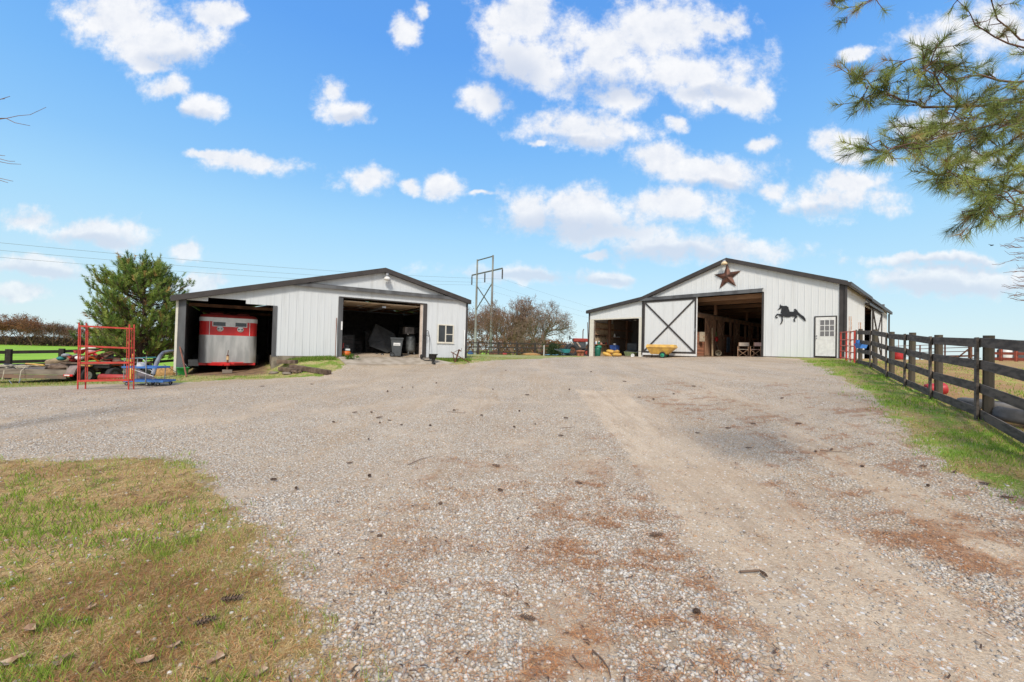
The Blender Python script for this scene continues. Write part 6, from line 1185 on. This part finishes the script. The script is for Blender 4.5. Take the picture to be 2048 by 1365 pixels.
# --- yellow dump cart ---
p=rpt(1323,712,-1.1); p.z=H(p.x,p.y); dc=thing('dump_cart','yellow plastic dump cart with green hubs before the sliding door','cart',p,AR+.25)
def tub(mb,lo,hi,th=.03):
    (a,b,c,d,z0),(A,B,C,D,z1)=lo,hi; v=[(a,c,z0),(b,c,z0),(b,d,z0),(a,d,z0),(A,C,z1),(B,C,z1),(B,D,z1),(A,D,z1)]; w=[(x+(th if x<0 else -th),y+(th if y<0 else -th),z+(th if i<4 else 0)) for i,(x,y,z) in enumerate(v)]
    mb.add(v+w,[(3,2,1,0),(0,1,5,4),(1,2,6,5),(2,3,7,6),(3,0,4,7),(8,9,10,11),(9,8,12,13),(10,9,13,14),(11,10,14,15),(8,11,15,12),(4,5,13,12),(5,6,14,13),(6,7,15,14),(7,4,12,15)])
mb=MB(); tub(mb,(-.62,.40,-.30,.30,.22),(-.88,.88,-.50,.50,.66)); mb.build('tub',YEL,dc,.02)
mb=MB(); tub(mb,(-.91,.91,-.53,.53,.655),(-.84,.84,-.46,.46,.85),.03); mb.v=[(x*(1.0),y,z) for x,y,z in mb.v]; mb.build('rim_wall',YEL,dc,.02)
mb=MB(); mb.bar((-.8,-.06,.33),(-1.35,-.05,.38),.03,.03); mb.bar((-.8,.06,.33),(-1.35,.05,.38),.03,.03); mb.bar((-1.35,0,.38),(-1.95,0,.37),.03,.03); mb.build('tow_bar',BLACKM,dc)
GH=col('green_hub',(.03,.30,.16),.4); wheel(dc,(.16,-.46,.17),.21,.12,'Y',rim=GH,hub=.62); wheel(dc,(.16,.46,.17),.21,.12,'Y',rim=GH,hub=.62); mb=MB(); mb.bar((-.6,0,.20),(-.62,0,-.01),.05,.05); mb.build('stand',BLACKM,dc)
# --- inside the main aisle ---
ev=lambda px,py,u: onpl(px,py,PR,UR,u)
def aisle(px,u): c=ev(px,700,u); return (c-PR).dot(VR)
mb=MB(); mb.bb(0,.2,-.18,.18,0,.62); t=thing('saddle_rack_box','pale wooden box hung on the first stall front','box',rloc(-6.88,1.1,2.42),AR); mb.build('body',M('pale_board',(.52,.44,.32),.7,var=.2),t); mb=MB(); mb.lathe([(.07,0),(.07,.015),(0,.02)],14,(.2,0,.32),Matrix.Rotation(math.pi/2,3,'Y')); mb.build('opening',TIMB,t)
mb=MB(); mb.tube([(0,0,0),(-.06,.05,1.9)],[.06,.05],8); solo(mb,'pale_post',OSB,'pale thick pole standing against the first stall door','pole',rloc(-6.6,2.35,1.47),AR)
mb=MB(); mb.lathe([(.13,0),(.18,.30),(.19,.30),(.15,.02),(0,.02)],16); solo(mb,'feed_bucket',col('tan_rubber',(.32,.27,.19),.6),'tan bucket tipped on its side in the barn aisle','bucket',rloc(-6.35,2.6,1.66),rot=(1.45,0,AR+.5))
t=thing('riding_helmet_hook','bright red halter bag hanging on the stall front','halter bag',rloc(-6.74,3.4,2.65),AR); mb=MB(); mb.blob((0,0,0),(.10,.16,.18),2,.08,7); mb.build('bag',REDP,t); mb=MB(); mb.tube([(0,0,.15),(-.05,0,.5)],.012,6); mb.build('strap',GREENP,t)
t['label']='bright red bag hanging on the stall front'; t.name='halter_bag'
pole('grey broom handle leaning under the red bag',rloc(-6.5,3.5,1.47),rloc(-6.8,3.3,2.55),.025,WEATH)
mb=MB(); q=random.Random(3); mb.prism([(0,-.25,0),(0,.22,.05),(.0,.3,1.0),(0,.05,1.15),(0,-.22,1.05)],(.06,0,0)); solo(mb,'hanging_coat',col('blue_grey_cloth',(.10,.13,.17),.9,var=.4),'blue-grey horse blanket hanging over the second stall wall','blanket',rloc(-6.72,5.4,1.75),AR,bevel=.02)
def dchair(label,u,v,rz,mt):
    t=thing('folding_chair',label,'chair',rloc(u,v,1.47),AR+rz,'folding chairs in the barn aisle')
    mb=MB(); mb.bb(-.26,.26,-.22,.22,.46,.48); mb.build('seat',mt,t); mb=MB(); mb.bb(-.26,.26,.23,.25,.68,.90); mb.build('backrest',mt,t)
    for x in (-.28,.28): mb=MB(); mb.bb(x-.015,x+.015,-.25,.27,.64,.665); mb.build('armrest',WEATH,t); mb=MB(); mb.bb(x-.012,x+.012,.22,.245,0,.92); mb.build('back_post',TIMB,t); mb=MB(); mb.bb(x-.012,x+.012,-.24,-.215,0,.64); mb.build('leg',TIMB,t)
    mb=MB(); mb.bar((-.27,-.22,.03),(.27,-.22,.45),.02,.02); mb.bar((.27,-.235,.03),(-.27,-.235,.45),.02,.02); mb.build('cross_brace',TIMB,t); return t
dchair('folding chair with a pale seat, left of its neighbour in the barn doorway',-4.30,1.2,.2,M('tan_canvas',(.50,.42,.34),.8,var=.2)); dchair('folding chair with a faded pink back beside the right door jamb',-3.45,.9,-.1,M('faded_pink_cloth',(.62,.40,.34),.8,var=.3))
# --- right side: gate, feeder, barrels, tyres, pipe fence ---
a,b=at(1681,717,20.0),at(1709,718,17.0); a.z=H(a.x,a.y); b.z=H(b.x,b.y); gt=thing('pipe_gate','red pipe gate between the barn corner and the board fence','gate',a); d=b-a
for z in (.12,.42,.68,.95,1.30): mb=MB(); mb.tube([Vector((0,0,z)),d+Vector((0,0,z))],.024,8); mb.build('rail',RED,gt)
for f in (0,.45,.72,1.0): mb=MB(); mb.tube([d*f+Vector((0,0,.02)),d*f+Vector((0,0,1.33))],.035,8); mb.build('upright',RED,gt)
for px,D,h,lb in ((1700,17.6,1.95,'tall pale pipe loop behind the red gate'),(1719,18.4,1.72,'shorter rust-tinted pipe loop right of the tall one')):
    c=gat(px,D); mb=MB(); mb.tube([(-.06,0,0),(-.06,0,h),(.06,0,h),(.06,0,0)],.018,6); solo(mb,'pipe_loop',M('rust_stained_white_pipe',(.62,.52,.44),.6,col2=(.4,.2,.1),scale=6),lb,'pipe',c,.3)
c=at(1722,690,16.0); t=thing('hanging_feeder','bright blue plastic feeder hung on the first fence post','feeder',c); mb=MB(); lv=[(-.12,.12,-.1,.1,-.14),(-.17,.18,-.13,.13,.05)]; tub(mb,*lv,th=.012); mb.build('tub',BLUEP,t,.015); mb=MB(); mb.bb(-.19,-.09,-.05,.02,.055,.18); mb.build('bracket',BLUEP,t,.01)
def barrel(label,p,rot,s=1.0): mb=MB(); mb.lathe([(.24*s,0),(.29*s,.02*s),(.30*s,.3*s),(.29*s,.6*s),(.31*s,.75*s),(.28*s,.8*s),(0,.8*s)],20); t=solo(mb,'plastic_barrel',col('bright_red_plastic',(.50,.04,.045),.45,var=.2),label,'barrel',p,rot=rot); return t
barrel('bright red barrel standing far off in the paddock',gat(1797,27),(0,0,0),.9)
c=gp(1852,790); c.z+=.12; barrel('red plastic tub lying on its side close behind the board fence',c,(1.45,0,1.2),.42)
def tyre(label,c,R,w,rot): mb=MB(); mb.lathe([(R*.62,-w/2),(R*.86,-w*.5),(R*.97,-w*.36),(R,-w*.12),(R*.985,0),(R,w*.12),(R*.97,w*.36),(R*.86,w*.5),(R*.62,w/2),(R*.60,w*.35),(R*.80,0),(R*.60,-w*.35)],40,closed=True); return solo(mb,'old_tyre',TIRE2,label,'tyre',c,rot=rot)
c=gp(1977,822); c.z+=.11; tyre('old tyre lying flat behind the nearest wide fence post',c,.40,.15,(.03,.05,0)); c=gp(2050,850); c.z+=.11; tyre('pale old tyre cut by the right picture edge',c,.34,.22,(.1,.1,.4))
PP=[gat(px,D) for px,D in ((1786,34),(1840,32),(1890,30),(1943,28))]; pf=thing('pipe_fence','low brown pipe fence along the crest of the paddock','fence',PP[0])
for i,p in enumerate(PP): mb=MB(); mb.tube([p-PP[0]+Vector((0,0,-.1)),p-PP[0]+Vector((0,0,1.15))],.045,8); mb.build('post',PIPEM,pf)
for i in range(3):
    for z in (1.12,.85,.58,.3): mb=MB(); mb.tube([PP[i]-PP[0]+Vector((0,0,z)),PP[i+1]-PP[0]+Vector((0,0,z))],.024,6); mb.build('rail',PIPEM,pf)
mb=MB(); mb.tube([(0,0,0),(0,0,1.75)],.025,6); solo(mb,'thin_mast',PIPEM,'thin rusty mast rising at the left end of the pipe fence','mast',gat(1797,33.5))
PQ=[gat(1978,23),gat(2075,21)]; rfn=thing('feed_bunk','long red feed bunk rails beyond the fence at the right edge','feed bunk',PQ[0]); d=PQ[1]-PQ[0]
for z,w in ((.88,.06),(.42,.14),(.12,.16)): mb=MB(); mb.bar(Vector((0,0,z)),d+Vector((0,0,z)),.05,w); mb.build('rail',M('rusty_red_paint',(.42,.11,.07),.7,var=.3),rfn)
for f in (0,.3,.62,1): mb=MB(); mb.bb(d.x*f-.05,d.x*f+.05,d.y*f+.03,d.y*f+.13,-.1,1.0); mb.build('post',M('rusty_red_paint',(.42,.11,.07),.7,var=.3),rfn)
c=gat(2012,24.5); mb=MB(); mb.lathe([(.22,0),(.25,.3),(.24,.8),(0,.82)],16); solo(mb,'white_drum',WHT,'white drum standing behind the red feed bunk','drum',c)
c=gat(2042,26); t=thing('black_stock_tank','black stock tank behind the red feed bunk','tank',c); mb=MB(); mb.bb(-1.1,1.1,-.4,.4,0,.7); mb.build('body',GREYP,t,.08); mb=MB(); mb.bb(-1.2,1.2,-.45,.45,1.0,1.25); [mb.bb(x-.04,x+.04,-.04,.04,.7,1.0) for x in (-1,1)]; mb.build('cover',BLACKM,t,.02)
c=gat(1930,27); t=thing('fallen_gate','grey farm implement lying by the pipe fence','implement',c); mb=MB(); mb.bar((-1.3,0,.15),(.9,0,.3),.06,.1); mb.bar((-.5,0,.1),(.3,0,.75),.06,.06); mb.bar((.3,0,.0),(.3,0,.85),.1,.1); mb.build('frame_rail',RUST,t); mb=MB(); mb.bar((-1.2,.1,.05),(1.0,.1,.12),.3,.05); mb.build('blade',STEEL,t); t.name='farm_implement'
c=at(1984,491,60); mb=MB(); mb.blob((0,0,0),(.12,.22,.08),1,.1,6); t=thing('bird','tiny dark bird flying at the right below the pine boughs','bird',c); mb.build('body',BLACKM,t); mb=MB(); mb.add([(0,-.05,.02),(-.5,-.02,.15),(-.5,.06,.15),(0,.1,.02),(.5,-.02,.15),(.5,.06,.15)],[(0,3,2,1),(0,4,5,3)]); mb.build('wing',BLACKM,t)
# --- cones, bark bits, leaves on the drive ---
CONEM=M('dark_pine_cone',(.12,.08,.058),.85,0,col2=(.22,.15,.11),scale=40,lo=.45,hi=.6)
def cone_mesh(L,r,seed):
    q=random.Random(seed); mb=MB(); n=9; 
    mb.lathe([(r*.3*math.sin(math.pi*k/n)+.002,L*k/n) for k in range(n+1)],7)
    for k in range(44):
        z=L*(k+.5)/44; rr_=r*(math.sin(math.pi*(.1+.82*z/L))**.7); a=k*2.4; c=Vector((math.cos(a),math.sin(a),0)); s=Vector((-math.sin(a),math.cos(a),0)); w=r*.42
        mb.add([c*rr_*.25+Vector((0,0,z-.004)),c*rr_+s*w+Vector((0,0,z+r*.35)),c*rr_*1.08+Vector((0,0,z+r*.5)),c*rr_-s*w+Vector((0,0,z+r*.35)),c*rr_*.9+Vector((0,0,z+r*.3))],[(0,1,2),(0,2,3),(0,4,1),(0,3,4),(1,4,2),(4,3,2)])
    return mb
cs=[cone_mesh(.13,.022,1),cone_mesh(.15,.026,2),cone_mesh(.075,.033,3)]; cme=[]
for k,c in enumerate(cs): o=c.build('pine_cone',CONEM); cme.append(o.data); bpy.data.objects.remove(o)
def where(a,b):
    if a<560 and b>1000: return 'in the straw-brown near grass'
    if b>1150: return 'near the bottom of the drive' if a<1250 else 'in the near end of the sandy wheel track'
    if b>1000: return 'on the near gravel left of the wheel track' if a<1250 else 'at the right near the grass verge'
    if a>1700: return 'at the right near the grass verge'
    if b>900: return 'on the left gravel before the near grass' if a<760 else ('on the middle gravel left of the wheel track' if a<1250 else 'on the gravel right of the wheel track')
    if b>810: return 'on the far left half of the gravel' if a<800 else ('on the mid-distance gravel in the centre' if a<1250 else 'on the mid-distance gravel at the right')
    return 'far off before the garage barn' if a<1000 else 'far off before the horse barn'
def cone_label(a,b,k): return ('long slim','thick','short round')[k]+' dark pine cone lying '+where(a,b)
CPX=[(738,880,0),(876,1012,2),(984,935,1),(990,938,0),(1150,966,1),(753,1075,2),(1040,1240,1),(995,983,0),(735,955,2),(905,823,0),(826,776,0),(871,768,2),(805,776,0),(775,785,2),(740,827,2),(704,829,0),(760,846,2),(800,851,0),(775,841,0),(752,838,0),(664,846,1),(692,930,0),(540,962,1),(593,978,0),(960,832,0),(1037,823,2),(1127,838,0),(1070,850,0),(1026,855,0),(985,780,0),(1050,792,0),(1116,873,0),(1137,780,2),(1245,765,0),(1305,800,0),(1275,797,0),(1345,790,0),(1383,775,0),(1390,870,0),(1490,900,0),(1630,905,1),(1662,903,0),(1520,1145,0),(1720,935,2),(1852,975,2),(1957,972,1),(2000,997,1),(1905,951,2),(1840,938,0),(1385,1230,2),(440,1205,1),(385,1255,1),(1300,1075,1),(858,853,2),(620,770,0),(520,775,0),(1180,745,0),(1010,742,0),(1500,850,0),(1590,850,0),(1560,800,0),(1450,860,0)]
for i,(a,b,k) in enumerate(CPX):
    p=gp(a,b); o=bpy.data.objects.new('pine_cone',cme[k]); COL.objects.link(o); s=rnd.uniform(.55,.78)*(1.3 if p.length>9 else 1.0)*(.75 if k==2 else 1); o.scale=(s,s,s); o.location=(p.x,p.y,float(Hn(p.x,p.y)[0])+.028*s+.006); o.rotation_euler=(math.pi/2+rnd.uniform(-.1,.1),0,rnd.uniform(-1.2,1.2)+1.2)
    tag(o,cone_label(a,b,k),'pine cone','fallen pine cones on the ground')
LEAF=M('dry_leaf',(.28,.16,.09),.8,col2=(.46,.35,.23),scale=30)
for i,(a,b,s) in enumerate([(915,822,.11),(930,826,.10),(60,1270,.13),(20,1335,.16),(120,1330,.12),(290,1330,.10),(345,1300,.09),(150,1250,.08),(225,1130,.07),(340,1080,.08),(90,990,.06),(470,1000,.06),(900,1310,.07),(1000,1030,.05),(700,1345,.09),(1590,990,.05),(1960,910,.06),(1890,870,.06),(1800,850,.06),(180,1225,.08),(430,1330,.10),(520,1350,.10),(230,960,.05),(1775,1215,.05)]):
    p=gp(a,b); mb=MB(); q=random.Random(i); n=8; vs=[(0,0,.01)]
    for k in range(n): an=k*2*math.pi/n; rr_=s*.62*(.42+.14*math.cos(2*an)+.16*(k%2))*q.uniform(.7,1.3); vs.append((rr_*math.cos(an),rr_*math.sin(an)*.7,.012+q.uniform(0,.35)*s*.5))
    mb.add(vs,[(0,1+k,1+(k+1)%n) for k in range(n)]); o=solo(mb,'dry_leaf',LEAF,('large' if s>.095 else 'small')+' curled dry leaf lying '+where(a,b)+(' at left' if a<200 else ''),'leaf',(p.x,p.y,float(Hn(p.x,p.y)[0])+.012),q.uniform(0,6),group='dry leaves on the ground')
TW=M('brown_twig',(.17,.11,.075),.85,var=.3)
for i,(P_,lb) in enumerate((([(1185,1305),(1205,1325),(1218,1345),(1222,1362)],'curved dark twig lying at the bottom of the gravel'),([(1145,1315),(1155,1330),(1168,1342)],'short straight tan twig left of the curved twig'),([(815,934),(840,922),(865,916)],'long thin reddish twig on the mid drive'),([(930,828),(905,826),(890,824)],'pale broken twig on the gravel before the garage barn'),([(1120,858),(1138,857),(1150,855)],'short tan twig on the gravel left of the wheel track'),([(1640,903),(1665,905),(1700,909)],'dark stick at the right gravel edge near the grass'),([(1480,1147),(1520,1143)],'tan stick fragment lying in the sandy wheel track'))):
    Q=[gp(a,b) for a,b in P_]; Q=[Vector((p.x,p.y,float(Hn(p.x,p.y)[0])+.018)) for p in Q]; mb=MB(); mb.tube([p-Q[0] for p in Q],[.005]+[.004]*(len(Q)-2)+[.002] if i!=6 else [.008]*len(Q),6); solo(mb,'fallen_twig',TW,lb,'twig',Q[0])
